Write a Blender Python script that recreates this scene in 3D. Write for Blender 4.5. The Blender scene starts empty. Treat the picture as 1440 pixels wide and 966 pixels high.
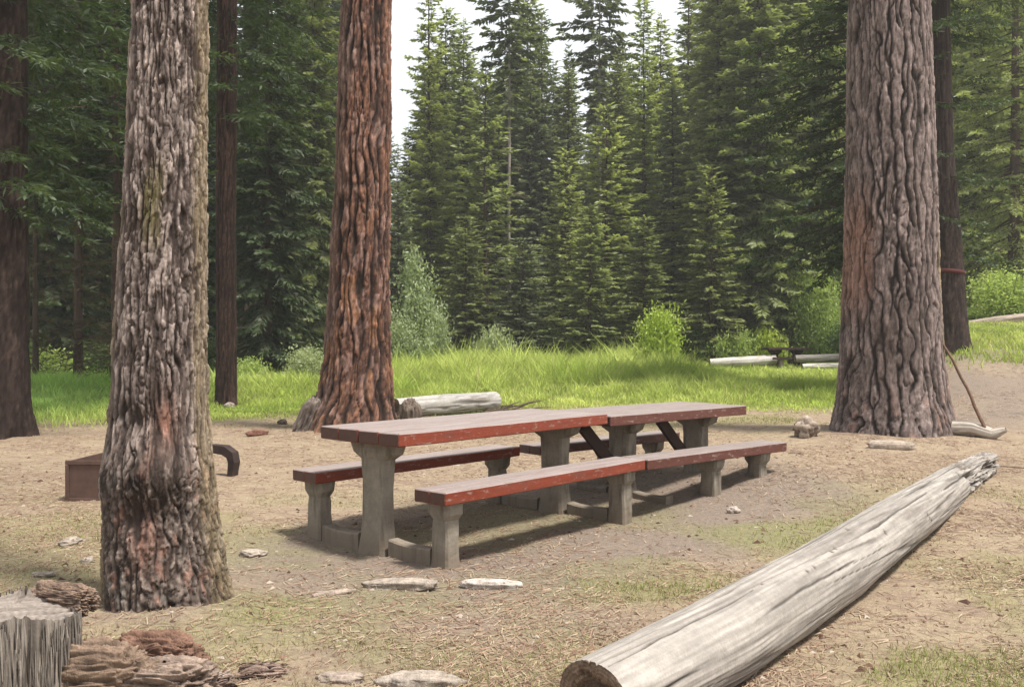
import bpy, math, random
import numpy as np
from mathutils import Vector

random.seed(7)
RNG = np.random.default_rng(7)
S = bpy.context.scene
C = S.collection
R = math.radians

# ---------------------------------------------------------------- camera constants
HAZE = 0.0011
F, H, YH = 1306.0, 1.37, 479.0          # focal length in photo pixels, eye height, horizon row


def wx(px, Y):
    return (px - 720.0) / F * Y


def wz(py, Y):
    return H - (py - YH) / F * Y


# ---------------------------------------------------------------- vector noise
def hsh(i, j, k, s=0):
    i = np.asarray(i).astype(np.uint32); j = np.asarray(j).astype(np.uint32); k = np.asarray(k).astype(np.uint32)
    h = i * np.uint32(374761393) + j * np.uint32(668265263) + k * np.uint32(2147483647) + np.uint32((s * 974711 + 12345) & 0xffffffff)
    h = (h ^ (h >> np.uint32(13))) * np.uint32(1274126177)
    h = (h ^ (h >> np.uint32(16))) * np.uint32(2246822519)
    h = h ^ (h >> np.uint32(15))
    return h.astype(np.float64) / 4294967295.0


def vnoise(x, y, z, s=0):
    x, y, z = np.broadcast_arrays(np.asarray(x, float), np.asarray(y, float), np.asarray(z, float))
    xi, yi, zi = np.floor(x), np.floor(y), np.floor(z)
    fx, fy, fz = x - xi, y - yi, z - zi
    u, v, w = fx * fx * (3 - 2 * fx), fy * fy * (3 - 2 * fy), fz * fz * (3 - 2 * fz)
    xi, yi, zi = xi.astype(np.int64), yi.astype(np.int64), zi.astype(np.int64)
    o = 0
    for a in (0, 1):
        for b in (0, 1):
            for c in (0, 1):
                o = o + hsh(xi + a, yi + b, zi + c, s) * (u if a else 1 - u) * (v if b else 1 - v) * (w if c else 1 - w)
    return o * 2 - 1


def fbm(x, y, z, n=4, s=0):
    o, a, f = 0, 0.5, 1.0
    for i in range(n):
        o = o + a * vnoise(np.asarray(x) * f, np.asarray(y) * f, np.asarray(z) * f, s + i * 17)
        a *= 0.5; f *= 2.03
    return o


def voro(x, y, z, s=0):
    x, y, z = np.broadcast_arrays(np.asarray(x, float), np.asarray(y, float), np.asarray(z, float))
    xi, yi, zi = np.floor(x).astype(np.int64), np.floor(y).astype(np.int64), np.floor(z).astype(np.int64)
    f1 = np.full(x.shape, 9.0); f2 = np.full(x.shape, 9.0); cid = np.zeros(x.shape)
    for a in (-1, 0, 1):
        for b in (-1, 0, 1):
            for c in (-1, 0, 1):
                I, J, K = xi + a, yi + b, zi + c
                dx = I + hsh(I, J, K, s) - x; dy = J + hsh(I, J, K, s + 1) - y; dz = K + hsh(I, J, K, s + 2) - z
                d = np.sqrt(dx * dx + dy * dy + dz * dz)
                n = d < f1
                f2 = np.where(n, f1, np.minimum(f2, d)); f1 = np.where(n, d, f1)
                cid = np.where(n, hsh(I, J, K, s + 3), cid)
    return f1, f2, cid


def ss(a, b, x):
    t = np.clip((np.asarray(x, float) - a) / (b - a), 0, 1)
    return t * t * (3 - 2 * t)


def lerp(a, b, t):
    t = np.asarray(t)[..., None]
    return np.asarray(a) * (1 - t) + np.asarray(b) * t


# ---------------------------------------------------------------- mesh and object helpers
def mesh(name, V, quads=None, tris=None, mats=(), smooth=False, col=None, matidx=None):
    V = np.asarray(V, np.float32).reshape(-1, 3)
    me = bpy.data.meshes.new(name)
    me.vertices.add(len(V)); me.vertices.foreach_set('co', V.ravel())
    q = np.zeros((0, 4), np.int32) if quads is None else np.asarray(quads, np.int32).reshape(-1, 4)
    t = np.zeros((0, 3), np.int32) if tris is None else np.asarray(tris, np.int32).reshape(-1, 3)
    nl = q.size + t.size
    me.loops.add(nl); me.loops.foreach_set('vertex_index', np.concatenate([q.ravel(), t.ravel()]))
    me.polygons.add(len(q) + len(t))
    me.polygons.foreach_set('loop_start', np.concatenate([np.arange(len(q)) * 4, q.size + np.arange(len(t)) * 3]).astype(np.int32))
    if matidx is not None:
        me.polygons.foreach_set('material_index', np.asarray(matidx, np.int32))
    me.polygons.foreach_set('use_smooth', np.full(len(q) + len(t), smooth))
    for m in (mats if isinstance(mats, (list, tuple)) else (mats,)):
        me.materials.append(m)
    if col is not None:
        a = me.attributes.new('col', 'FLOAT_COLOR', 'POINT')
        c = np.ones((len(V), 4), np.float32); c[:, :3] = np.asarray(col, np.float32)[:, :3]
        a.data.foreach_set('color', c.ravel())
    me.update(calc_edges=True); me.validate()
    return me


def obj(name, me, parent=None, loc=None, rot=None):
    o = bpy.data.objects.new(name, me); C.objects.link(o)
    if parent: o.parent = parent
    if loc is not None: o.location = loc
    if rot is not None: o.rotation_euler = rot
    return o


def tag(o, label, cat, group=None):
    o['label'] = label; o['category'] = cat
    if group: o['group'] = group
    return o


def thing(name, label, cat, loc=(0, 0, 0), rz=0, group=None):
    o = bpy.data.objects.new(name, None); C.objects.link(o)
    o.empty_display_size = 0.2
    o.location = loc; o.rotation_euler = (0, 0, rz)
    return tag(o, label, cat, group)


class MB:
    """collects vertices and faces"""
    def __init__(s): s.V, s.Q, s.T, s.Cc, s.n = [], [], [], [], 0

    def add(s, V, Q=None, T=None, col=None):
        V = np.asarray(V, float).reshape(-1, 3)
        if Q is not None: s.Q.append(np.asarray(Q, int).reshape(-1, 4) + s.n)
        if T is not None: s.T.append(np.asarray(T, int).reshape(-1, 3) + s.n)
        s.V.append(V); s.n += len(V)
        if col is not None:
            c = np.asarray(col, float)
            s.Cc.append(np.broadcast_to(c, (len(V), 3)) if c.ndim == 1 else c)

    def mesh(s, name, mat, smooth=False):
        return mesh(name, np.concatenate(s.V), np.concatenate(s.Q) if s.Q else None, np.concatenate(s.T) if s.T else None,
                    mat, smooth, np.concatenate(s.Cc) if s.Cc else None)

    # a loft through closed rings of equal length, with end caps made of fans
    def loft(s, rings, cap=True, col=None):
        rings = np.asarray(rings, float); k, m = rings.shape[:2]
        V = rings.reshape(-1, 3)
        i = np.arange(k - 1)[:, None] * m; j = np.arange(m)[None]; j2 = (j + 1) % m
        Q = np.stack([i + j, i + j2, i + m + j2, i + m + j], -1).reshape(-1, 4)
        T = None
        if cap:
            V = np.concatenate([V, [rings[0].mean(0), rings[-1].mean(0)]])
            a = np.arange(m); b = (a + 1) % m
            T = np.concatenate([np.stack([b, a, np.full(m, k * m)], -1), np.stack([(k - 1) * m + a, (k - 1) * m + b, np.full(m, k * m + 1)], -1)])
        s.add(V, Q, T, col)

    def tube(s, pts, rad, n=6, col=None, cap=True):
        pts = np.asarray(pts, float); k = len(pts)
        rad = np.broadcast_to(rad, (k,))
        d = np.gradient(pts, axis=0); d /= np.linalg.norm(d, axis=1)[:, None] + 1e-9
        up = np.array([0, 0, 1.0]) if abs(d[0][2]) < 0.8 else np.array([1.0, 0, 0])
        a = np.cross(d, up); a /= np.linalg.norm(a, axis=1)[:, None]; b = np.cross(d, a)
        t = np.arange(n) / n * 2 * np.pi
        rings = pts[:, None] + rad[:, None, None] * (a[:, None] * np.cos(t)[None, :, None] + b[:, None] * np.sin(t)[None, :, None])
        s.loft(rings, cap, col)

    # bevelled box: outline octagon-ish in section, chamfered ends, subdivided along x with slight wear
    def plank(s, x0, x1, y0, y1, z0, z1, c=0.006, nx=24, wear=0.0032, seed=0):
        xs = np.concatenate([[x0, x0 + c], np.linspace(x0 + c, x1 - c, nx)[1:-1], [x1 - c, x1]])
        sec = []
        for (yy, zz) in ((y0, z0), (y1, z0), (y1, z1), (y0, z1)):
            sy = 1 if yy == y0 else -1; sz = 1 if zz == z0 else -1
            p = [(yy, zz + sz * c), (yy + sy * c, zz)]
            sec += p if (sy * sz) > 0 else p[::-1]
        sec = np.array(sec)
        cy, cz = (y0 + y1) / 2, (z0 + z1) / 2
        rings = []
        for i, x in enumerate(xs):
            q = sec.copy()
            if i in (0, len(xs) - 1): q = np.stack([cy + (q[:, 0] - cy) * (1 - 2 * c / (y1 - y0)), cz + (q[:, 1] - cz) * (1 - 2 * c / (z1 - z0))], -1)
            r = np.concatenate([np.full((8, 1), x), q], 1)
            r[:, 1:] += wear * np.stack([fbm(x * 3, r[:, 1] * 9, r[:, 2] * 9, 3, seed), fbm(x * 3, r[:, 1] * 9, r[:, 2] * 9 + 40, 3, seed)], -1)
            rings.append(r)
        s.loft(rings)


# ---------------------------------------------------------------- materials
def new_mat(name):
    m = bpy.data.materials.new(name); m.use_nodes = True
    nt = m.node_tree; nt.nodes.clear()
    out = nt.nodes.new('ShaderNodeOutputMaterial')
    return m, nt, out


def N(nt, t, **kw):
    n = nt.nodes.new(t)
    for k, v in kw.items():
        if k in n.bl_rna.properties: setattr(n, k, v)
        else: n.inputs[k].default_value = v
    return n


def L(nt, a, b): nt.links.new(a, b)


def noise(nt, vec, scale, detail=5, rough=0.6):
    n = N(nt, 'ShaderNodeTexNoise', Scale=scale, Detail=detail, Roughness=rough)
    L(nt, vec, n.inputs['Vector']); return n.outputs['Fac']


def mapr(nt, v, a, b, c, d):
    n = N(nt, 'ShaderNodeMapRange'); n.inputs[1].default_value = a; n.inputs[2].default_value = b
    n.inputs[3].default_value = c; n.inputs[4].default_value = d
    L(nt, v, n.inputs[0]); return n.outputs[0]


def mix(nt, f, a, b, mode='MIX'):
    n = N(nt, 'ShaderNodeMix', data_type='RGBA', blend_type=mode)
    for i, v in ((0, f), (6, a), (7, b)):
        if isinstance(v, (int, float)): n.inputs[i].default_value = v
        elif isinstance(v, (tuple, list)): n.inputs[i].default_value = (*v, 1)
        else: L(nt, v, n.inputs[i])
    return n.outputs[2]


def mathn(nt, op, a, b):
    n = N(nt, 'ShaderNodeMath', operation=op)
    for i, v in ((0, a), (1, b)):
        if isinstance(v, (int, float)): n.inputs[i].default_value = v
        else: L(nt, v, n.inputs[i])
    return n.outputs[0]


def scaled_obj_coord(nt, sx, sy, sz):
    tc = N(nt, 'ShaderNodeTexCoord'); mp = N(nt, 'ShaderNodeMapping')
    mp.inputs['Scale'].default_value = (sx, sy, sz)
    L(nt, tc.outputs['Object'], mp.inputs['Vector']); return mp.outputs['Vector']


def finish(nt, out, colr, rough=0.9, bump=None, bump_s=0.4, dist=0.01, spec=0.25, metal=0.0):
    p = N(nt, 'ShaderNodeBsdfPrincipled')
    p.inputs['Specular IOR Level'].default_value = spec; p.inputs['Metallic'].default_value = metal
    if isinstance(colr, (tuple, list)): p.inputs['Base Color'].default_value = (*colr, 1)
    else: L(nt, colr, p.inputs['Base Color'])
    if isinstance(rough, (int, float)): p.inputs['Roughness'].default_value = rough
    else: L(nt, rough, p.inputs['Roughness'])
    if bump is not None:
        b = N(nt, 'ShaderNodeBump', Strength=bump_s, Distance=dist); L(nt, bump, b.inputs['Height']); L(nt, b.outputs[0], p.inputs['Normal'])
    L(nt, p.outputs[0], out.inputs[0])


def attr_mat(name, sx=(12, 12, 3), fine=60, var=0.35, rough=0.92, bump_s=0.5, dist=0.01, spec=0.2):
    """material whose base colour comes from the mesh's own colour attribute, broken up by two noises"""
    m, nt, out = new_mat(name)
    a = N(nt, 'ShaderNodeAttribute', attribute_name='col')
    v = scaled_obj_coord(nt, *sx)
    n1 = noise(nt, v, 1.0, 6, 0.65); v2 = scaled_obj_coord(nt, fine, fine, fine * 0.5); n2 = noise(nt, v2, 1.0, 4, 0.7)
    k = mathn(nt, 'MULTIPLY', mapr(nt, n1, 0.25, 0.75, 1 - var, 1 + var), mapr(nt, n2, 0.25, 0.75, 1 - var * 0.8, 1 + var * 0.8))
    c = N(nt, 'ShaderNodeVectorMath', operation='SCALE'); L(nt, a.outputs['Color'], c.inputs[0]); L(nt, k, c.inputs['Scale'])
    h = mathn(nt, 'ADD', n1, n2)
    finish(nt, out, c.outputs[0], rough, h, bump_s, dist, spec)
    return m


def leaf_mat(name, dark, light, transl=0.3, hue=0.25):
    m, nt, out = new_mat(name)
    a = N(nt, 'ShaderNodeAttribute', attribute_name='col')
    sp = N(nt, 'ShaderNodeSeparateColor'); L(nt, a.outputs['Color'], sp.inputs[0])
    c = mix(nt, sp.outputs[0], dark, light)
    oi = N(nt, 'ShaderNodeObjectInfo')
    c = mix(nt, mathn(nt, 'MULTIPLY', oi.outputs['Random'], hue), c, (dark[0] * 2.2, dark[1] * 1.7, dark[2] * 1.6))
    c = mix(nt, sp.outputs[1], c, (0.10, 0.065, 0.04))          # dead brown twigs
    d = N(nt, 'ShaderNodeBsdfDiffuse'); t = N(nt, 'ShaderNodeBsdfTranslucent'); L(nt, c, d.inputs[0])
    c2 = mix(nt, 1.0, c, (1.2, 1.25, 0.65), 'MULTIPLY'); L(nt, c2, t.inputs[0])
    ms = N(nt, 'ShaderNodeMixShader'); ms.inputs[0].default_value = transl
    L(nt, d.outputs[0], ms.inputs[1]); L(nt, t.outputs[0], ms.inputs[2])
    g = N(nt, 'ShaderNodeBsdfGlossy', Roughness=0.55); g.inputs[0].default_value = (1, 1, 1, 1)
    m2 = N(nt, 'ShaderNodeMixShader'); m2.inputs[0].default_value = 0.025
    L(nt, ms.outputs[0], m2.inputs[1]); L(nt, g.outputs[0], m2.inputs[2])
    L(nt, m2.outputs[0], out.inputs[0])
    return m


M_bark = attr_mat('bark', (14, 14, 4), 90, 0.35, 0.95, 0.6, 0.012)
M_bark_far = attr_mat('bark_far', (9, 9, 1.5), 30, 0.4, 0.95, 0.6, 0.02)
M_wood = attr_mat('weathered_wood', (20, 20, 20), 110, 0.16, 0.8, 0.35, 0.006, 0.3)
M_rot = attr_mat('rotten_wood', (25, 25, 9), 120, 0.4, 0.95, 0.8, 0.01)
M_fir = leaf_mat('fir_needles', (0.132, 0.168, 0.068), (0.325, 0.365, 0.155), .46)
M_fir_dark = leaf_mat('dark_fir_needles', (0.108, 0.140, 0.062), (0.265, 0.300, 0.130), .44)
M_shade = leaf_mat('shade_fir_needles', (0.026, 0.045, 0.020), (0.088, 0.125, 0.048), .32)  # darker copy of the needles, forest shade put into the colour
M_fir_light = leaf_mat('pale_fir_needles', (0.190, 0.235, 0.085), (0.420, 0.460, 0.185), .48)
M_fir_blue = leaf_mat('grey_fir_needles', (0.105, 0.138, 0.080), (0.245, 0.285, 0.175), .38)
M_pine = leaf_mat('pine_needles', (0.075, 0.102, 0.048), (0.190, 0.225, 0.100), .35)
M_willow = leaf_mat('willow_leaves', (0.20, 0.255, 0.13), (0.42, 0.49, 0.29), 0.42)
M_lime = leaf_mat('lime_leaves', (0.22, 0.30, 0.04), (0.45, 0.55, 0.10), 0.45)
M_bush = leaf_mat('bush_leaves', (0.20, 0.28, 0.07), (0.43, 0.52, 0.18), 0.48)
M_under = leaf_mat('undergrowth_leaves', (0.05, 0.09, 0.025), (0.13, 0.20, 0.055), 0.38)


def blade_mat(name, transl=0.35):
    m, nt, out = new_mat(name)
    a = N(nt, 'ShaderNodeAttribute', attribute_name='col')
    d = N(nt, 'ShaderNodeBsdfDiffuse'); t = N(nt, 'ShaderNodeBsdfTranslucent')
    L(nt, a.outputs['Color'], d.inputs[0]); L(nt, a.outputs['Color'], t.inputs[0])
    ms = N(nt, 'ShaderNodeMixShader'); ms.inputs[0].default_value = transl
    L(nt, d.outputs[0], ms.inputs[1]); L(nt, t.outputs[0], ms.inputs[2]); L(nt, ms.outputs[0], out.inputs[0])
    return m


M_blade = blade_mat('meadow_blades'); M_litter = blade_mat('litter', 0.1)


def ground_mat():
    m, nt, out = new_mat('forest_ground')
    a = N(nt, 'ShaderNodeAttribute', attribute_name='col')       # r: meadow, g: green tufts, b: trampled bare earth, toned darker for table shade
    sp = N(nt, 'ShaderNodeSeparateColor'); L(nt, a.outputs['Color'], sp.inputs[0])
    v = scaled_obj_coord(nt, 1, 1, 1); vs = scaled_obj_coord(nt, 1, 2.2, 1)
    nb = noise(nt, vs, 0.9, 6, 0.62); nm = noise(nt, vs, 4.5, 6, 0.7); nf = noise(nt, v, 38, 5, 0.75); nff = noise(nt, v, 140, 3, 0.7)
    c = mix(nt, mapr(nt, nb, 0.38, 0.62, 0, 1), (0.262, 0.194, 0.146), (0.300, 0.236, 0.168))
    c = mix(nt, mapr(nt, nm, 0.42, 0.66, 0, 0.75), c, (0.355, 0.28, 0.18))
    c = mix(nt, mapr(nt, nm, 0.50, 0.34, 0, 0.55), c, (0.215, 0.150, 0.105))
    c = mix(nt, mathn(nt, 'MULTIPLY', sp.outputs[2], 0.8), c, (0.205, 0.164, 0.136))
    gt = mathn(nt, 'MULTIPLY', sp.outputs[1], mapr(nt, nf, 0.35, 0.65, 0.25, 0.75))
    c = mix(nt, gt, c, (0.205, 0.215, 0.075))
    c = mix(nt, sp.outputs[0], c, (0.17, 0.22, 0.05))
    k = mathn(nt, 'MULTIPLY', mapr(nt, nf, 0.25, 0.75, 0.62, 1.36), mapr(nt, nff, 0.25, 0.75, 0.7, 1.3))
    s = N(nt, 'ShaderNodeVectorMath', operation='SCALE'); L(nt, c, s.inputs[0]); L(nt, k, s.inputs['Scale'])
    h = mathn(nt, 'ADD', mathn(nt, 'MULTIPLY', nf, 1.0), mathn(nt, 'MULTIPLY', nff, 0.5))
    finish(nt, out, s.outputs[0], 0.97, h, 0.8, 0.02, 0.15)
    return m


def paint_mat(name, side, worn_k):
    """red stained timber: weathered to pinkish grey on the faces people use, still red on the sides"""
    m, nt, out = new_mat(name)
    v = scaled_obj_coord(nt, 2.2, 30, 30); v1 = scaled_obj_coord(nt, 5, 9, 9); v2 = scaled_obj_coord(nt, 60, 160, 160)
    g = noise(nt, v, 1, 6, 0.65); b = noise(nt, v1, 1, 5, 0.65); f = noise(nt, v2, 1, 3, 0.6)
    tc = N(nt, 'ShaderNodeTexCoord'); sp = N(nt, 'ShaderNodeSeparateXYZ'); L(nt, tc.outputs['Normal'], sp.inputs[0])
    up = mapr(nt, sp.outputs[2], 0.35, 0.8, 0, 1)
    red = mix(nt, mapr(nt, g, 0.3, 0.7, 0, 1), tuple(side), tuple(q * .72 for q in side))
    red = mix(nt, mapr(nt, b, 0.52, 0.68, 0, 0.75), red, (0.13, 0.045, 0.032))
    chip = noise(nt, scaled_obj_coord(nt, 14, 40, 40), 1, 4, 0.7)
    red = mix(nt, mapr(nt, chip, 0.57, 0.66, 0, 0.75), red, (0.27, 0.20, 0.17))
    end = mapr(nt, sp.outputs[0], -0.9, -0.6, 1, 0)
    red = mix(nt, mathn(nt, 'MULTIPLY', end, 0.88), red, (0.060, 0.030, 0.023))  # left-facing ends darkened: their unlit shade is put into the colour
    worn = mix(nt, mapr(nt, g, 0.35, 0.68, 0, 1), (0.285 * worn_k, 0.242 * worn_k, 0.228 * worn_k), (0.200 * worn_k, 0.158 * worn_k, 0.145 * worn_k))
    worn = mix(nt, mapr(nt, b, 0.54, 0.72, 0, 0.5), worn, (0.20, 0.115, 0.09))
    c = mix(nt, up, red, worn)
    k = mapr(nt, f, 0.3, 0.7, 0.85, 1.15); s = N(nt, 'ShaderNodeVectorMath', operation='SCALE'); L(nt, c, s.inputs[0]); L(nt, k, s.inputs['Scale'])
    finish(nt, out, s.outputs[0], mapr(nt, b, 0.3, 0.7, 0.42, 0.62), g, 0.35, 0.004, 0.4)
    return m


def concrete_mat():
    m, nt, out = new_mat('old_concrete')
    v = scaled_obj_coord(nt, 1, 1, 1); vz = scaled_obj_coord(nt, 14, 14, 2.5)
    a = noise(nt, v, 7, 6, 0.65); b = noise(nt, v, 60, 4, 0.7); st = noise(nt, vz, 1, 5, 0.6)
    c = mix(nt, mapr(nt, a, 0.3, 0.7, 0, 1), (0.185, 0.158, 0.126), (0.325, 0.285, 0.230))
    c = mix(nt, mapr(nt, st, 0.50, 0.66, 0, 0.8), c, (0.10, 0.082, 0.062))
    gp_ = N(nt, 'ShaderNodeTexCoord'); sz = N(nt, 'ShaderNodeSeparateXYZ'); L(nt, gp_.outputs['Object'], sz.inputs[0])
    c = mix(nt, mathn(nt, 'MULTIPLY', mapr(nt, sz.outputs[2], 0.02, 0.16, 0.75, 0), mapr(nt, a, 0.35, 0.6, 0.3, 1)), c, (0.17, 0.125, 0.09))      # splashed soil at the foot
    c = mix(nt, mapr(nt, b, 0.25, 0.75, 0.0, 0.4), c, (0.12, 0.105, 0.085))
    finish(nt, out, c, 0.9, mathn(nt, 'ADD', a, b), 0.5, 0.006, 0.2)
    return m


def rust_mat(name, a, b):
    m, nt, out = new_mat(name)
    v = scaled_obj_coord(nt, 1, 1, 1); n1 = noise(nt, v, 9, 6, 0.7); n2 = noise(nt, v, 70, 4, 0.7)
    c = mix(nt, mapr(nt, n1, 0.3, 0.7, 0, 1), a, b); c = mix(nt, mapr(nt, n2, 0.5, 0.75, 0, 0.5), c, (0.05, 0.03, 0.025))
    finish(nt, out, c, 0.85, n2, 0.4, 0.003, 0.3)
    return m


M_ground = ground_mat(); M_paint = paint_mat('red_stained_timber', (0.222, 0.042, 0.019), 1.08); M_paint2 = paint_mat('brown_red_timber', (0.115, 0.038, 0.027), 1.0); M_conc = concrete_mat()
M_rust = rust_mat('rusty_steel', (0.075, 0.043, 0.034), (0.120, 0.070, 0.054))
M_soot = rust_mat('sooty_steel', (0.018, 0.014, 0.014), (0.055, 0.034, 0.028))
M_dark_timber = rust_mat('dark_timber', (0.035, 0.022, 0.018), (0.07, 0.042, 0.034))
M_stone = attr_mat('stone', (18, 18, 18), 90, 0.3, 0.9, 0.6, 0.01)
M_ribbon = rust_mat('faded_ribbon', (0.10, 0.022, 0.018), (0.065, 0.020, 0.017))


# ---------------------------------------------------------------- ground
def gz(X, Y, micro=True):
    X = np.asarray(X, float); Y = np.asarray(Y, float)
    s = X - 0.33 * Y
    z = 1.85 * ss(0.5, 3.6, s) * (.5 * ss(13.5, 27, Y) + .5 * np.clip((Y - 13.5) / 13.5, 0, 1)) + 0.015 * np.maximum(0, np.minimum(s - 3, 12)) * ss(20, 40, Y)
    z = z + 0.25 * ss(22, 40, Y) * ss(0, 9, X)
    z = z + 0.10 * ss(2.2, 0.2, np.hypot(X - T3[0], Y - T3[1])) + 0.10 * ss(1.6, 0.2, np.hypot(X - T2[0], Y - T2[1])) + 0.05 * ss(0.8, 0.2, np.hypot(X - T1[0], Y - T1[1]))
    z = z + .20 * np.exp(-((X - 2.75) ** 2 + (Y - 9.0) ** 2) / 1.7 ** 2)
    if micro:
        w = ss(0.0, 1.0, Y)
        z = z + w * (0.035 * fbm(X * 0.7, Y * 0.7, 0 * X, 4, 3) + 0.016 * fbm(X * 5, Y * 5, 0 * X, 3, 9) * ss(40, 15, Y))
        z = z - 0.03 * ss(1.5, 0.6, np.abs((X - 0.2) * -0.74 + (Y - 6.9) * 0.67)) * ss(3.0, 1.6, np.abs((X - 0.2) * 0.67 + (Y - 6.9) * 0.74))
    return z


T1 = (wx(232, 4.82), 4.82); T2 = (wx(498, 13.87), 13.87); T3 = (wx(1258, 13.45), 13.45)


def meadow_mask(X, Y):
    e = 15.9 + 1.3 * ss(-3, 2, X) - 2.2 * ss(-4.0, -6.0, X) + 0.8 * fbm(X * 0.6, Y * 0.6, 0 * X, 3, 21)
    s = X - 0.33 * Y
    n = fbm(X * 0.7, Y * 0.7, 0 * X + 5, 3, 33)
    return np.maximum(ss(-.5, 4.2, Y - e) * ss(1.5, 0.5, s + 0.5 * n) * ss(13.5, 17, Y + .6 * np.minimum(0, 4 - X)), 0.6 * ss(19.5, 22.5, Y + 2 * n) * ss(.5, 1.5, s))


def tuft_mask(X, Y):
    n = fbm(X * 1.1, Y * 1.1, 0 * X, 4, 51)
    a = ss(0.9, 0.2, np.hypot((X - 2.15) / 1.1, (Y - 6.55) / 0.75))                 # green patch behind the long log
    b = ss(1.0, 0.2, np.hypot((X - 0.7) / 1.1, (Y - 5.05) / 0.45)) * 0.5
    d = ss(1.0, 0.3, np.hypot((X - 1.9) / 1.0, (Y - 3.9) / 0.5)) * 0.3
    e = ss(0.45, 0.1, np.hypot(X - T1[0] - 0.55, Y - T1[1] + .05)) + ss(0.35, 0.1, np.hypot(X - T1[0] + 0.42, Y - T1[1]))
    base = 0.78 * ss(-0.10, 0.20, n) * ss(9, 7, Y)
    edge = 0.85 * ss(12.0, 16.5, Y) * ss(-0.25, 0.15, fbm(X * 0.9, Y * 0.9, 0 * X, 3, 61)) * ss(0.6, -0.6, X - 0.33 * Y)
    return np.clip(a * 0.95 + b + d + e * 0.8 + base * 0.75 + edge, 0, 1)


def bare_mask(X, Y):
    u = (X - 0.2) * 0.67 + (Y - 6.9) * 0.74; v = (X - 0.2) * -0.74 + (Y - 6.9) * 0.67
    n = fbm(X * 0.9, Y * 0.9, 0 * X, 3, 71)
    bank = .75 * ss(12.5, 15, Y) * ss(.2, 1.2, X - .33 * Y) * (1 + n)
    return np.clip(bank + ss(2.0, 0.9, np.abs(v) + n) * ss(3.6, 2.0, np.abs(u) + n), 0, 1)


def spaced(a, b, step, lo, hi, grow=1.13):
    mid = list(np.arange(a, b + step / 2, step))
    s, x = step, b
    up = []
    while x < hi: s *= grow; x += s; up.append(x)
    s, x = step, a
    dn = []
    while x > lo: s *= grow; x -= s; dn.append(x)
    return np.array(dn[::-1] + mid + up)


gx = spaced(-6, 7, 0.045, -420, 420, 1.09); gy = spaced(2.2, 12, 0.045, -60, 600, 1.035)
GX, GY = np.meshgrid(gx, gy)
GZ = gz(GX, GY)
mm = np.maximum(meadow_mask(GX, GY), ss(26, 30, GY) * 0.9 * ss(3.5, 1.5, GX - 0.33 * GY))
gcol = np.stack([mm, tuft_mask(GX, GY), bare_mask(GX, GY)], -1).reshape(-1, 3)
ny, nx_ = GX.shape
ii = (np.arange(ny - 1)[:, None] * nx_ + np.arange(nx_ - 1)[None]).ravel()
g = obj('ground', mesh('ground', np.stack([GX, GY, GZ], -1), np.stack([ii, ii + 1, ii + 1 + nx_, ii + nx_], -1), None, M_ground, True, gcol))
g['kind'] = 'structure'


# ---------------------------------------------------------------- grass, litter (stuff)
def blades(X, Y, Z, h, w, lean, col, seed=0, flat=None):
    r = np.random.default_rng(seed); n = len(X)
    az = r.uniform(0, 2 * np.pi, n); fz = r.uniform(0, 2 * np.pi, n)
    sx, sy = np.cos(fz) * w / 2, np.sin(fz) * w / 2
    lx, ly = np.cos(az) * lean, np.sin(az) * lean
    b0 = np.stack([X - sx, Y - sy, Z], -1); b1 = np.stack([X + sx, Y + sy, Z], -1)
    m0 = np.stack([X - sx * .8 + lx * .35, Y - sy * .8 + ly * .35, Z + h * .6], -1); m1 = np.stack([X + sx * .8 + lx * .35, Y + sy * .8 + ly * .35, Z + h * .6], -1)
    t = np.stack([X + lx, Y + ly, Z + h], -1)
    V = np.stack([b0, b1, m1, m0, t], 1).reshape(-1, 3); k = np.arange(n) * 5
    return V, np.stack([k, k + 1, k + 2, k + 3], -1), np.stack([k + 3, k + 2, k + 4], -1), np.repeat(col, 5, 0)


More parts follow.
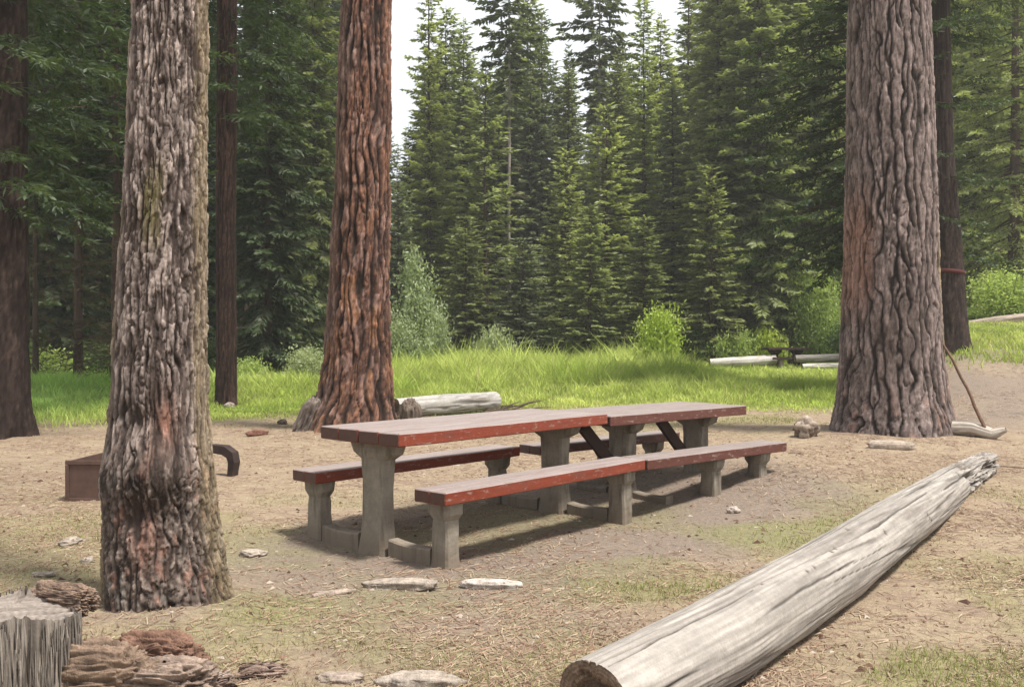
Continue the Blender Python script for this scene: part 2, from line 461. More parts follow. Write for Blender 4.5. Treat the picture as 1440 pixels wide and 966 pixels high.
def meadow():
    r = np.random.default_rng(3); n = 560000
    Y = 13.5 + (46 - 13.5) * r.random(n) ** 0.8
    X = (r.random(n) * 2 - 1) * (0.60 * Y + 0.5)
    keep = r.random(n) < meadow_mask(X, Y) * np.where(Y > 30, 0.75, 1)
    cl = fbm(X * 0.55, Y * 0.55, 0 * X, 3, 5)
    keep &= ~((X < -6.5) & (Y > 27 + cl * 4))
    X, Y, cl = X[keep], Y[keep], cl[keep]; n = len(X)
    tall = (0.06 + 0.62 * ss(17.5, 28, Y)) * ss(-14, -4, X + 0 * Y) + 0.34 * ss(-4, -14, X)
    tall = np.where(X < -4, np.minimum(tall, 0.10 + .26 * ss(13.5, 20, Y)), tall)
    tall = np.where(X - .33 * Y > 0.9, .16, tall)
    tall = tall * (1 - .72 * ss(5.0, 7.0, X) * ss(20, 27, Y))
    c2 = fbm(X * 1.7, Y * 1.7, 0 * X, 3, 41); weed = (r.random(n) < .05) & (c2 > -.05)
    h = tall * (1 + 0.8 * cl + .7 * c2) * r.uniform(0.5, 1.25, n) * np.where(weed & (Y > 22), 1.45, 1); h = np.maximum(h, 0.06)
    hue = np.clip(0.5 + fbm(X * 0.25, Y * 0.4, 0 * X, 3, 8) * 1.1 + r.normal(0, 0.22, n), 0, 1)
    col = lerp((0.310, 0.405, 0.080), (0.530, 0.590, 0.170), hue)
    yl = r.random(n) < 0.10; col[yl] = (0.42, 0.39, 0.17); col *= (1 + .55 * c2)[:, None]; dk = ss(.12, .35, fbm(X * .8, Y * .8, 0 * X, 3, 43)) * .25; col = col * (1 - dk[:, None]) + np.array((.12, .20, .045)) * dk[:, None]
    sh = ss(-6.0, -9.5, X)                                                    # darker blades towards the left
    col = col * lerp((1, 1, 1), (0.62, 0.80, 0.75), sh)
    w = 0.004 + 0.0009 * Y * r.uniform(0.6, 1.3, n)
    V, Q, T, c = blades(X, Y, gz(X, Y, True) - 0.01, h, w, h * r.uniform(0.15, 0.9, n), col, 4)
    o = obj('meadow_grass', mesh('meadow_grass', V, Q, T, M_blade, False, c)); o['kind'] = 'stuff'
    tag(o, 'bright green tall grass of the meadow behind the picnic tables', 'grass')


def near_grass():
    r = np.random.default_rng(11); n = 330000
    Y = 2.6 + 15.5 * r.random(n) ** 1.5; X = (r.random(n) * 2 - 1) * (0.62 * Y + 0.4)
    t = tuft_mask(X, Y); b = bare_mask(X, Y)
    cl = fbm(X * 2.2, Y * 2.2, 0 * X, 3, 15)
    p = np.clip(t * 0.9 + 0.075 * ss(-0.1, 0.3, cl), 0, 1) * (1 - 0.85 * b) * (1 - 0.97 * ss(0.1, 0.6, X - .33 * Y - 1.5) * ss(10, 14, Y))
    k = r.random(n) < p * 0.8
    X, Y, t, cl = X[k], Y[k], t[k], cl[k]; n = len(X)
    green = r.random(n) < np.clip(t * 0.85, 0.06, 0.9)
    col = np.where(green[:, None], lerp((0.17, 0.20, 0.055), (0.29, 0.31, 0.10), r.random(n)), lerp((0.25, 0.20, 0.115), (0.37, 0.305, 0.19), r.random(n)))
    h = r.uniform(0.008, 0.024, n) * (1 + 0.7 * t) * (1 + cl); h = np.maximum(h, .01)
    V, Q, T, c = blades(X, Y, gz(X, Y) - 0.004, h, 0.0016 + 0.0005 * Y * r.uniform(.5, 1.2, n), h * r.uniform(0.3, 1.3, n), col, 12)
    o = obj('dry_grass', mesh('dry_grass', V, Q, T, M_blade, False, c)); o['kind'] = 'stuff'
    tag(o, 'short dry straw and sparse green grass on the clearing floor', 'grass')


def needles():
    r = np.random.default_rng(13); n = 170000
    Y = 2.6 + 21 * r.random(n) ** 1.7; X = (r.random(n) * 2 - 1) * (0.62 * Y + 0.4)
    cl = fbm(X * 1.3, Y * 1.3, 0 * X, 4, 19); k = r.random(n) < np.clip(0.55 + cl * 1.6, 0.12, 1) * (1 - .5 * bare_mask(X, Y)) * (1 - meadow_mask(X, Y))
    X, Y = X[k], Y[k]; n = len(X)
    Z = gz(X, Y); a = r.uniform(0, np.pi, n); ln = r.uniform(0.02, 0.07, n) * (1 + .05 * Y); w = (0.0006 + 0.00022 * Y) * r.uniform(.6, 1.6, n)
    dx, dy = np.cos(a) * ln, np.sin(a) * ln; px, py = -np.sin(a) * w, np.cos(a) * w
    z1 = gz(X + dx, Y + dy)
    V = np.stack([np.stack([X - px, Y - py, Z + .004], -1), np.stack([X + px, Y + py, Z + .004], -1),
                  np.stack([X + dx + px, Y + dy + py, z1 + .007 + .004 * r.random(n)], -1), np.stack([X + dx - px, Y + dy - py, z1 + .007], -1)], 1).reshape(-1, 3)
    pal = np.array([(0.25, 0.165, 0.12), (0.345, 0.26, 0.185), (0.20, 0.13, 0.095), (0.375, 0.295, 0.21), (0.29, 0.195, 0.14)])
    c = pal[r.integers(0, 5, n)] * r.uniform(.75, 1.2, (n, 1)); kk = np.arange(n) * 4
    o = obj('pine_needle_litter', mesh('pine_needle_litter', V, np.stack([kk, kk + 1, kk + 2, kk + 3], -1), None, M_litter, False, np.repeat(c, 4, 0)))
    o['kind'] = 'stuff'; tag(o, 'brown pine needles and bark crumbs scattered over the dirt', 'litter')
    # crumbs of bark, small lumps
    n = 5200; Y = 2.7 + 10 * r.random(n) ** 1.5; X = (r.random(n) * 2 - 1) * (0.6 * Y + .3); Z = gz(X, Y)
    s = r.gamma(2.0, 0.005, n) + .004; s = np.minimum(s * .8, .03)
    base = np.array([(1, 0, 0), (-.5, .8, 0), (-.5, -.8, 0), (0, 0, .7)])
    q = base[None] * s[:, None, None] * r.uniform(.6, 1.5, (n, 4, 1)); q[..., 2] *= 0.7; q[..., 2] += 0.001
    an = r.uniform(0, 6.28, n); cs, sn = np.cos(an)[:, None], np.sin(an)[:, None]
    V = np.stack([q[..., 0] * cs - q[..., 1] * sn + X[:, None], q[..., 0] * sn + q[..., 1] * cs + Y[:, None], q[..., 2] + Z[:, None]], -1).reshape(-1, 3)
    kk = np.arange(n)[:, None] * 4; T = np.concatenate([kk + np.array([[0, 1, 3]]), kk + np.array([[1, 2, 3]]), kk + np.array([[2, 0, 3]])])
    pal = np.array([(0.10, 0.06, 0.045), (0.22, 0.14, 0.10), (0.42, 0.36, 0.30), (0.16, 0.10, 0.07)])
    c = np.repeat(pal[r.choice(4, n, p=[.4, .3, .12, .18])], 4, 0)
    o = obj('bark_crumbs', mesh('bark_crumbs', V, None, T, M_litter, False, c)); o['kind'] = 'stuff'
    tag(o, 'small dark bark crumbs and pebbles scattered on the clearing floor', 'litter')


meadow(); near_grass(); needles()


# ---------------------------------------------------------------- big foreground trunks
def big_trunk(profile, style, nth, zs, seed):
    """profile: list of (z, cx, cy, r).  returns verts, quads, colours with real bark relief"""
    pr = np.array(profile, float); o = np.argsort(pr[:, 0]); pr = pr[o]
    cx = np.interp(zs, pr[:, 0], pr[:, 1]); cy = np.interp(zs, pr[:, 0], pr[:, 2]); rr = np.interp(zs, pr[:, 0], pr[:, 3])
    th = np.linspace(0, 2 * np.pi, nth, endpoint=False)
    TH, Z = np.meshgrid(th, zs); RR = rr[:, None] + 0 * TH
    n0 = (np.cos(TH), np.sin(TH))
    base = style['flare'] * np.exp(-np.maximum(Z, 0) / style['flare_h'])
    lob = vnoise(n0[0] * 2.2, n0[1] * 2.2, Z * 0.4 + seed, seed) + 0.6 * vnoise(n0[0] * 4.5, n0[1] * 4.5, Z * 0.5, seed + 3)
    RR = RR * (1 + base * np.clip(lob + 0.1, -0.45, 1.2) + 0.035 * vnoise(n0[0] * 1.5, n0[1] * 1.5, Z * 1.1, seed + 7))
    X, Y = RR * n0[0], RR * n0[1]
    cw, asp, dep = style['cell'], style['aspect'], style['depth']
    w = style.get('warp', 0.6) * cw * .8
    wxn = fbm(X / cw * .7, Y / cw * .7, Z / (cw * 2.2), 3, seed + 11); wyn = fbm(X / cw * .7 + 9, Y / cw * .7, Z / (cw * 2.2), 3, seed + 13)
    wzn = fbm(X / cw, Y / cw, Z / (cw * 2) + 31, 3, seed + 17)
    px, py, pz = (X + w * wxn) / cw, (Y + w * wyn) / cw, (Z + w * 2.0 * wzn) / (cw * asp)
    k1 = style.get('low', 0.0) * ss(1.25, 0.55, Z)                      # chunkier, shorter plates near the ground
    pz = pz * (1 + 1.3 * k1); 
    n1 = vnoise(px, py, pz, seed); n2 = vnoise(px * 1.9 + 7, py * 1.9, pz * 1.5, seed + 2)
    NL = max(6, round(2 * np.pi * rr[len(rr) // 6] / style['line'])); wl = style['wave']
    u = TH / (2 * np.pi) * NL
    wa = .62 * vnoise(n0[0] * NL * .11, n0[1] * NL * .11, Z / wl, seed + 41) + .34 * vnoise(n0[0] * NL * .2, n0[1] * NL * .2, Z / wl * 2.3, seed + 42) + .10 * fbm(X * 9 / wl, Y * 9 / wl, Z * 9 / wl, 3, seed + 43)
    wb = .70 * vnoise(n0[0] * NL * .11 + 5, n0[1] * NL * .11, Z / wl * .8, seed + 44) + .36 * vnoise(n0[0] * NL * .2, n0[1] * NL * .2 + 5, Z / wl * 2.0, seed + 45) + .10 * fbm(X * 9 / wl, Y * 9 / wl, Z * 9 / wl + 7, 3, seed + 46)
    wa, wb = wa * style.get('amp', 1), wb * style.get('amp', 1)
    tri = lambda q: np.abs(q - np.floor(q) - .5)
    fw = style['edge'] * (1 + .8 * vnoise(n0[0] * NL * .2, n0[1] * NL * .2, Z / wl * 1.5, seed + 47))
    da, db = tri(u + wa), tri(u + .37 + wb)
    mbk = ss(-.25, .25, vnoise(n0[0] * NL * .15, n0[1] * NL * .15, Z / wl * .9, seed + 48))
    dv = np.abs(vnoise(px * 1.3, py * 1.3, Z / wl * 3.2 + .8 * n2, seed + 49))             # short cross cracks
    mak = style.get('cont', .45) + (1 - style.get('cont', .45)) * ss(-.35, .15, vnoise(n0[0] * NL * .25 + 3, n0[1] * NL * .25, Z / wl * 1.8, seed + 50))
    fis = 1 - (1 - ss(0, 1, da / fw)) * mak; fis2 = 1 - (1 - ss(0, 1, db / fw)) * mbk * style.get('second', .8); fis3 = 1 - style.get('cross', .45) * (1 - ss(0, .07, dv)) * ss(0, .4, n1)
    plate = fis * fis2 * fis3
    g1, g2, cid2 = voro(px * 2.2 + 5 + .5 * n2, py * 2.2, pz * style.get('fa', 3.4) + .5 * n1, seed + 5)
    _, _, cid = voro(px * .7, py * .7, pz * .9, seed + 8)
    fl = ss(0.0, 0.16, g2 - g1)
    fine = fbm(X * 60, Y * 60, Z * style.get('fv', 13), 4, seed + 23)
    flake = style.get('flake', 0.35)
    hgt = plate * (0.85 + 0.25 * cid) + flake * plate * (fl * 0.25 + cid2 * 0.75 - .3) + style.get('fine', .25) * fine
    mc = style.get('scale', .03); k2 = 1 + k1
    h1, h2, cid3 = voro(X / mc + .6 * fine, Y / mc, Z / (mc * style.get('sa', 2.6)) * k2 + .8 * n2, seed + 33)
    sc = ss(0.0, .2, h2 - h1)
    disp = dep * (hgt - 0.85) + style.get('sd', .004) * plate * ((cid3 - .5) * 1.6 + .6 * sc)
    if 'extra' in style: disp = disp + style['extra'](TH, Z)
    RD = RR + disp
    V = np.stack([cx[:, None] + RD * n0[0], cy[:, None] + RD * n0[1], Z], -1)
    fur, pa, pb = style['furrow'], style['a'], style['b']
    tone = np.clip(0.5 + 0.55 * (cid2 - 0.5) + 0.5 * (cid - 0.5) + 0.5 * fbm(X * 3, Y * 3, Z * 1.2, 3, seed + 29) + .35 * fine, 0, 1)
    tone = np.clip(tone + style.get('mott', .5) * (cid3 - .5) - .22 * (1 - sc), 0, 1)
    col = lerp(pa, pb, tone)
    if 'tint' in style: col = style['tint'](col, TH, Z, X, Y, cid, cid2)
    col = lerp(np.array(fur), col, np.clip(0.03 + plate * (0.75 + 0.25 * fl), 0, 1) ** 1.4)
    col = col * (1 + .75 * fine)[..., None]
    m, k = len(zs), nth
    i = np.arange(m - 1)[:, None] * k; j = np.arange(k)[None]; j2 = (j + 1) % k
    Q = np.stack([i + j, i + j2, i + k + j2, i + k + j], -1).reshape(-1, 4)
    return V.reshape(-1, 3), Q, col.reshape(-1, 3)


def px_profile(rows, Y, top):
    out = []
    for (y, a, b) in rows:
        out.append((wz(y, Y), wx((a + b) / 2, Y), Y, (b - a) / 2 / F * Y))
    z, x, yy, r = max(out); z2, x2 = sorted(out)[-2][:2]
    sl = (x - x2) / (z - z2)
    for f in (0.3, 0.65, 1.0):
        zz = z + (top - z) * f; out.append((zz, x + sl * (zz - z) * 0.7, Y, r * (1 - 0.75 * f)))
    return out


def front(th):                       # angle measured from the side that faces the camera (-Y)
    return np.angle(np.exp(1j * (th + np.pi / 2)))


def t1_extra(TH, Z):
    a = front(TH)
    burl = 0.055 * np.exp(-((a - 0.35) / 0.75) ** 2 - ((Z - 0.72) / 0.13) ** 2) + 0.035 * np.exp(-((a + 0.8) / 0.4) ** 2 - ((Z - 0.66) / 0.12) ** 2)
    scar = -0.035 * np.exp(-((a + 0.05) / 0.35) ** 2 - ((Z - 0.97) / 0.07) ** 2) - 0.03 * np.exp(-((a - .15) / 0.3) ** 2 - ((Z - 0.50) / 0.08) ** 2)
    return burl + scar


def t1_tint(col, TH, Z, X, Y, cid, cid2):
    a = front(TH)
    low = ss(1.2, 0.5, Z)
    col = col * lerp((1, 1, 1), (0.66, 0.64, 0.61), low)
    lich = ss(0.12, 0.4, fbm(X * 9, Y * 9, Z * 6, 3, 77)) * low * 0.7
    col = lerp(col, (0.30, 0.29, 0.26), 0) if False else col * (1 - lich[..., None]) + np.array((0.26, 0.25, 0.225)) * lich[..., None]
    moss = ss(0.35, 0.1, np.abs(a - 0.1 + 0.2 * vnoise(Z * 3, 0, 0, 5))) * ss(0.3, 0.05, np.abs(Z - 2.05)) * 0.6
    col = col * (1 - moss[..., None]) + np.array((0.13, 0.115, 0.03)) * moss[..., None]
    red = (np.exp(-((a - 0.5) / 0.2) ** 2 - ((Z - 1.0) / 0.13) ** 2) + np.exp(-((a - 0.05) / 0.25) ** 2 - ((Z - .40) / 0.12) ** 2) * .8 + 0.6 * (cid2 > 0.86) * low)
    red = np.clip(red, 0, 1) * 0.75
    col = col * (1 - red[..., None]) + np.array((0.25, 0.12, 0.085)) * red[..., None]
    ol = ss(0.9, 1.25, np.abs(a)) * 0.5                                        # yellowish edge light painted along both flanks
    return col * (1 - ol[..., None]) + np.array((0.26, 0.20, 0.11)) * ol[..., None]


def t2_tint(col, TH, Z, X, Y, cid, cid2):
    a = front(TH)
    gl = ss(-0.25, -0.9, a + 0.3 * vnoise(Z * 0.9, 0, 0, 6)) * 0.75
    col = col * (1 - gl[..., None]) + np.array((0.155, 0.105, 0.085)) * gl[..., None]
    o = ss(0.55, 0.9, cid) * ss(4.5, 2.0, Z) * 0.6
    col = col * (1 - o[..., None]) + np.array((0.28, 0.135, 0.068)) * o[..., None]
    gp = ss(0.62, 0.9, cid2) * 0.45
    return col * (1 - gp[..., None]) + np.array((0.28, 0.19, 0.165)) * gp[..., None]


def t3_tint(col, TH, Z, X, Y, cid, cid2):
    a = front(TH)
    o = ss(-0.55, -0.95, a) * ss(1.2, 0.3, np.abs(Z - 2.6)) * 0.55 + 0.3 * (cid2 > .8) * ss(1.2, .2, Z)
    o = np.clip(o, 0, 1)
    col = col * (1 - o[..., None]) + np.array((0.27, 0.135, 0.09)) * o[..., None]
    d = np.exp(-((a + 0.45) / 0.35) ** 2 - ((Z - 1.35) / 0.7) ** 2) * 0.6      # darker patch low on the left front
    col = col * (1 - d[..., None]) + np.array((0.09, 0.065, 0.055)) * d[..., None]
    y = ss(0.85, 1.2, a) * ss(1.5, 0.4, np.abs(Z - 1.8)) * 0.6
    return col * (1 - y[..., None]) + np.array((0.28, 0.215, 0.09)) * y[..., None]


def zsamp(dz, z_vis, top, z0=-0.25):
    return np.concatenate([np.arange(z0, z_vis, dz), np.linspace(z_vis, top, 40)])


ST1 = dict(cell=0.060, aspect=5.0, line=.052, wave=.20, amp=1.2, depth=0.012, flake=0.45, warp=0.4, edge=0.20, second=.9, fa=2.4, fine=.55, fv=12, low=.9, scale=.024, sa=2.6, sd=.0085, mott=1.0, cross=.75, cont=.25, flare=0.16, flare_h=0.22,
           furrow=(0.040, 0.028, 0.024), a=(0.080, 0.060, 0.052), b=(0.330, 0.268, 0.240), extra=t1_extra, tint=t1_tint)
ST2 = dict(cell=0.14, aspect=4.0, line=.145, wave=.70, amp=1.1, depth=0.042, flake=0.30, warp=0.4, edge=0.22, second=.95, fa=2.4, fine=.4, cont=.65, cross=.65, scale=.045, sa=2.6, sd=.010, mott=.9, flare=0.14, flare_h=0.45,
           furrow=(0.018, 0.012, 0.010), a=(0.060, 0.033, 0.026), b=(0.225, 0.112, 0.072), tint=t2_tint)
ST3 = dict(cell=0.20, aspect=3.5, line=.185, wave=.62, amp=1.25, depth=0.040, flake=0.22, warp=0.4, edge=0.17, second=.95, fa=2.4, fine=.35, cont=.85, cross=.6, low=.3, scale=.06, sa=2.2, sd=.006, mott=.65, flare=0.12, flare_h=0.50,
           furrow=(0.020, 0.015, 0.013), a=(0.105, 0.080, 0.072), b=(0.255, 0.200, 0.184), tint=t3_tint)

P1 = px_profile([(0, 193, 289), (200, 184, 287), (400, 171, 286), (560, 161, 288), (640, 155, 293), (720, 151, 302), (790, 150, 312), (850, 152, 322), (880, 150, 326)], T1[1], 15)
P2 = px_profile([(0, 482, 549), (200, 474, 548), (400, 464, 546), (500, 457, 548), (560, 447, 551), (600, 431, 557), (625, 418, 562)], T2[1], 22)
P3 = px_profile([(0, 1196, 1303), (200, 1193, 1309), (300, 1191, 1313), (400, 1188, 1316), (500, 1184, 1322), (560, 1181, 1330), (600, 1178, 1342), (630, 1174, 1350)], T3[1], 24)


# ---------------------------------------------------------------- conifers
def conifer(seed, height, rad, base, whorl, nper, tw_len, tw_w, spacing, droop=0.25, shape=1.0, ragged=0.3, slivers=1, trunk_r=0.16, dead=0, lean_up=0.35, gap=0.0, tri=False):
    r = np.random.default_rng(seed)
    zs, bz, ba, bl, be = [], [], [], [], []
    z = base
    while z < height - 0.25:
        t = (z - base) / (height - base)
        env = rad * (min(1, (1 - t) ** 0.62) * (0.55 + 0.45 * min(1, t / 0.16)) if shape == 1.0 else (math.sin(math.pi * min(1, t * 0.93 + 0.09)) ** 0.65))
        k = max(3, int(nper * (0.6 + 0.5 * (1 - t))))
        a0 = r.uniform(0, 6.28)
        for i in range(k):
            if r.random() < gap: continue
            bz.append(z + r.uniform(-.5, .5) * whorl); ba.append(a0 + i * 6.283 / k + r.normal(0, 0.25))
            bl.append(max(0.18, env * r.uniform(1 - ragged * 1.6, 1 + ragged))); be.append(-droop + (lean_up + droop) * t ** 1.2 + r.normal(0, 0.10))
        z += whorl * (0.65 + 0.6 * (1 - t)) * r.uniform(0.8, 1.2)
    bz, ba, bl, be = map(np.array, (bz, ba, bl, be))
    limb = MB()
    zt = np.linspace(-0.3, height, 26)
    rt = trunk_r * np.clip(1 - zt / height, 0.03, 1) ** 0.8 * (1 + 0.5 * np.exp(-np.maximum(zt, 0) / 0.35))
    cxs = 0.12 * fbm(zt * 0.13, 0 * zt, 0 * zt + seed, 2, seed); pts = np.stack([cxs - cxs[1], 0 * zt, zt], -1)
    limb.tube(pts, rt, 12)
    P0, D0, S0, LL, TT, DD = [], [], [], [], [], []
    for z, a, l, e in zip(bz, ba, bl, be):
        d = np.array([math.cos(a), math.sin(a), 0.0])
        s = np.linspace(0, 1, 6)
        zz = z + l * (math.tan(max(-.9, min(.9, e))) * s - droop * 0.9 * s * s + 0.30 * droop * s ** 4 * 2)
        bp = d[None] * (s * l)[:, None]; bp[:, 2] = zz
        limb.tube(bp[[0, 2, 4, 5]], np.array([0.012 + 0.009 * l, 0.009 + .006 * l, 0.006, 0.003]), 4, cap=False)
        n = max(3, int(l / spacing))
        t = r.uniform(0.12, 1.0, n) ** 0.8
        pos = np.stack([np.interp(t, s, bp[:, i]) for i in range(3)], -1)
        dz = np.interp(t, s, np.gradient(zz, s)) / l
        side = r.choice([-1, 1], n) * r.uniform(0.45, 1.15, n)
        dirv = np.stack([np.cos(a + side), np.sin(a + side), dz * 0.7 + r.normal(-0.12, 0.22, n)], -1)
        ln = tw_len * (1.25 - 0.75 * t) * r.uniform(0.6, 1.35, n) * (0.45 + 0.55 * min(1, l / 1.6))
        P0.append(pos); D0.append(dirv); LL.append(ln); TT.append(t); S0.append(np.full(n, l)); DD.append(np.zeros(n))
        # leader spray at the tip
        P0.append(bp[-2:-1] * .6 + bp[-1:] * .4); D0.append((bp[-1:] - bp[-3:-2]) / l * 2); LL.append(np.array([tw_len * .9])); TT.append(np.ones(1)); S0.append(np.full(1, l)); DD.append(np.zeros(1))
    for q in range(dead):                                  # dead lower branches, bare brown twigs
        z = r.uniform(0.12, 0.95) * base; a = r.uniform(0, 6.28); l = r.uniform(.4, 1.0) * rad * 0.7
        d = np.array([math.cos(a), math.sin(a), 0]); n = int(l / spacing * .9); t = r.random(n)
        limb.tube(np.stack([d * 0, d * l * .5 + [0, 0, -.05], d * l + [0, 0, -.2 * l]]) + [0, 0, z], np.array([.014, .009, .004]), 4, cap=False)
        pos = d * (t * l)[:, None] + np.array([0, 0, z]); pos[:, 2] -= .2 * l * t * t
        sd = r.choice([-1, 1], n) * r.uniform(.4, 1.2, n)
        P0.append(pos); D0.append(np.stack([np.cos(a + sd), np.sin(a + sd), r.normal(-.15, .3, n)], -1)); LL.append(tw_len * r.uniform(.4, 1, n)); TT.append(t); S0.append(np.full(n, l)); DD.append(np.ones(n))
    P, D, LN, T, DE = map(np.concatenate, (P0, D0, LL, TT, DD))
    D /= np.linalg.norm(D, axis=1)[:, None] + 1e-9
    if slivers > 1:
        k = slivers; n = len(P)
        P = np.repeat(P, k, 0); D = np.repeat(D, k, 0); T = np.repeat(T, k); DE = np.repeat(DE, k); ln0 = np.repeat(LN, k)
        f = np.tile((np.arange(k) + 0.2) / k, n); P = P + D * (ln0 * f * 0.85)[:, None]
        D = D + r.normal(0, 0.55, D.shape) * np.array([1, 1, 0.7]); D /= np.linalg.norm(D, axis=1)[:, None]
        LN = ln0 * r.uniform(.35, .6, len(ln0))
    n = len(P)
    rv = r.normal(0, 1, (n, 3)) * np.array([0.5, 0.5, 1.0]); sd = np.cross(D, rv); sd /= np.linalg.norm(sd, axis=1)[:, None] + 1e-9
    w = tw_w * r.uniform(0.6, 1.4, n) * np.where(DE > 0, .45, 1)
    a = P; b = P + D * (LN * 0.5)[:, None] + sd * (w / 2)[:, None]; c = P + D * LN[:, None] - np.array([0, 0, 1]) * (LN * .10)[:, None]; d = P + D * (LN * 0.5)[:, None] - sd * (w / 2)[:, None]
    V = np.stack([a, b, c, d], 1).reshape(-1, 3); kk = np.arange(n) * 4
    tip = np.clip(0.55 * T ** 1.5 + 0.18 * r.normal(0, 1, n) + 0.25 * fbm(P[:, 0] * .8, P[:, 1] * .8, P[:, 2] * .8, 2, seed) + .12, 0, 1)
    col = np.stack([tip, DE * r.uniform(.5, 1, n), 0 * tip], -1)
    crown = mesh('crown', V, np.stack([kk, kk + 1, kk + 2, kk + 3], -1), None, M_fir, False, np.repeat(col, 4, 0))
    return limb, crown


VAR = {}


def add_variant(key, barkcol, **kw):
    limb, crown = conifer(**kw)
    nv = sum(len(v) for v in limb.V)
    V = np.concatenate(limb.V)
    c = np.array(barkcol) * (0.8 + 0.5 * RNG.random((nv, 1)))
    tm = mesh('trunk', V, np.concatenate(limb.Q), np.concatenate(limb.T) if limb.T else None, M_bark_far, True, c)
    VAR[key] = (tm, crown, kw['height'])


BR, GR = (0.075, 0.05, 0.04), (0.24, 0.21, 0.185)
add_variant('fir_a', BR, seed=1, height=22, rad=2.2, base=0.6, whorl=0.30, nper=8, tw_len=0.46, tw_w=0.105, spacing=0.030, droop=0.22)
add_variant('fir_b', BR, seed=2, height=22, rad=2.8, base=1.0, whorl=0.35, nper=9, tw_len=0.52, tw_w=0.11, spacing=0.030, droop=0.30)
add_variant('fir_c', BR, seed=3, height=22, rad=2.0, base=0.8, whorl=0.30, nper=8, tw_len=0.44, tw_w=0.105, spacing=0.030, droop=0.12, ragged=0.45, gap=0.08)
add_variant('young', BR, seed=4, height=11, rad=1.9, base=0.25, whorl=0.24, nper=7, tw_len=0.36, tw_w=0.10, spacing=0.045, droop=0.12, trunk_r=0.10)
add_variant('pine', GR, seed=5, height=24, rad=1.8, base=13.5, whorl=0.30, nper=6, tw_len=0.46, tw_w=0.14, spacing=0.034, droop=0.14, shape=2, ragged=0.5, gap=0.05, trunk_r=0.13, dead=14)
add_variant('tall_bare', BR, seed=6, height=22, rad=2.2, base=6.5, whorl=0.36, nper=7, tw_len=0.42, tw_w=0.085, spacing=0.04, droop=0.25, trunk_r=0.16, dead=60, ragged=.45)
add_variant('near_fir', BR, seed=8, height=19, rad=3.3, base=2.2, whorl=0.40, nper=7, tw_len=0.40, tw_w=0.040, spacing=0.05, droop=0.30, slivers=4, ragged=.4, trunk_r=0.24)
add_variant('big_dark', BR, seed=9, height=24, rad=4.0, base=2.0, whorl=0.42, nper=8, tw_len=0.46, tw_w=0.075, spacing=0.055, droop=0.28, slivers=3, ragged=.45, trunk_r=0.3)
add_variant('hanging', BR, seed=12, height=24, rad=4.6, base=4.6, whorl=0.42, nper=9, tw_len=0.46, tw_w=0.070, spacing=0.05, droop=0.30, slivers=3, ragged=.45, trunk_r=0.3)
add_variant('crown_top', (0.2, 0.12, 0.08), seed=10, height=12, rad=3.0, base=1.0, whorl=0.8, nper=5, tw_len=0.5, tw_w=0.08, spacing=0.10, droop=0.1, shape=2, ragged=.5, trunk_r=0.12, gap=.2)


def put_tree(kind, px, Y, ytop, label, width=1.0, mat=None, group=None, name='conifer', rz=None, cat='tree'):
    tm, cm, hh = VAR[kind]
    X = wx(px, Y); z0 = float(gz(X, Y)); top = wz(ytop, Y) - z0
    t = thing(name, label, cat, (X, Y, z0), rz if rz is not None else random.uniform(0, 6.28), group)
    k = top / hh
    for nm, m in (('trunk', tm), ('crown', cm)):
        o = obj(nm, m, t); o.scale = (width * min(max(k, .8), 1.1), width * min(max(k, .8), 1.1), k)
        if nm == 'crown' and mat:
            o.material_slots[0].link = 'OBJECT'; o.material_slots[0].material = mat
    return t


# first row across the meadow and the single trees one can point at
put_tree('fir_c', 603, 46, -70, 'slender pale green conifer right beside the bright sky gap next to the orange trunk', 0.9, M_fir_light)
put_tree('fir_a', 652, 49, 25, 'mid green conifer between the sky gap tree and the tall bare stemmed pine', 1.0, M_fir)
put_tree('young', 682, 43, 95, 'short deep green fir just left of the thin pale pine stem', 1.25, M_fir)
put_tree('pine', 716, 44, -120, 'tall pine with a thin pale bare stem and its crown high up', 1.0, M_pine, name='pine_tree', rz=0.3)
put_tree('fir_c', 762, 50, 12, 'ragged grey green conifer right of the thin pale pine stem', 1.0, M_fir_blue)
put_tree('fir_a', 800, 56, 58, 'narrow pointed conifer standing alone in the middle sky gap', 0.75, M_fir_dark)
put_tree('pine', 843, 53, -110, 'ragged topped pine between the two middle sky gaps', 1.05, M_pine, name='pine_tree', rz=2.1)
put_tree('young', 795, 42.5, 205, 'small yellowish young fir at the foot of the middle sky gap', 1.05, M_fir_light)
put_tree('young', 853, 43.5, 140, 'bright yellow green young fir in front of the ragged pine', 1.2, M_fir_light)
put_tree('fir_c', 905, 48, -15, 'light green conifer forming the right side of the middle sky gap', 1.05, M_fir_light)
put_tree('young', 830, 39.5, 285, 'low dark bushy fir at the meadow edge behind the first tabletop', 1.3, M_fir)
put_tree('fir_a', 945, 45, 110, 'grey green fir behind the lime green shrub', 1.1, M_fir_blue)
put_tree('fir_c', 968, 52, -60, 'tall conifer behind the grey green fir', 1.0, M_fir)
put_tree('fir_b', 1012, 43, -120, 'broad mid green conifer just left of the olive green conifer', 1.05, M_fir)
put_tree('young', 905, 39.5, 300, 'dark low fir with layered boughs left of the lime green shrub', 1.25, M_fir_dark)
put_tree('young', 1000, 40, 230, 'layered dark fir right of the lime green shrub', 1.25, M_fir)
put_tree('young', 735, 40, 330, 'low grey green fir under the thin pale pine stem', 1.3, M_fir_blue)
put_tree('young', 655, 40.5, 300, 'dark fir at the meadow edge right of the pale willow', 1.2, M_fir_dark)
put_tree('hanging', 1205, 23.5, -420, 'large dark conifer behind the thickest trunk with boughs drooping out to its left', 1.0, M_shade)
put_tree('fir_b', 1130, 44, -200, 'mid green conifer deep behind the light green bush left of the thickest trunk', 1.1, M_fir)
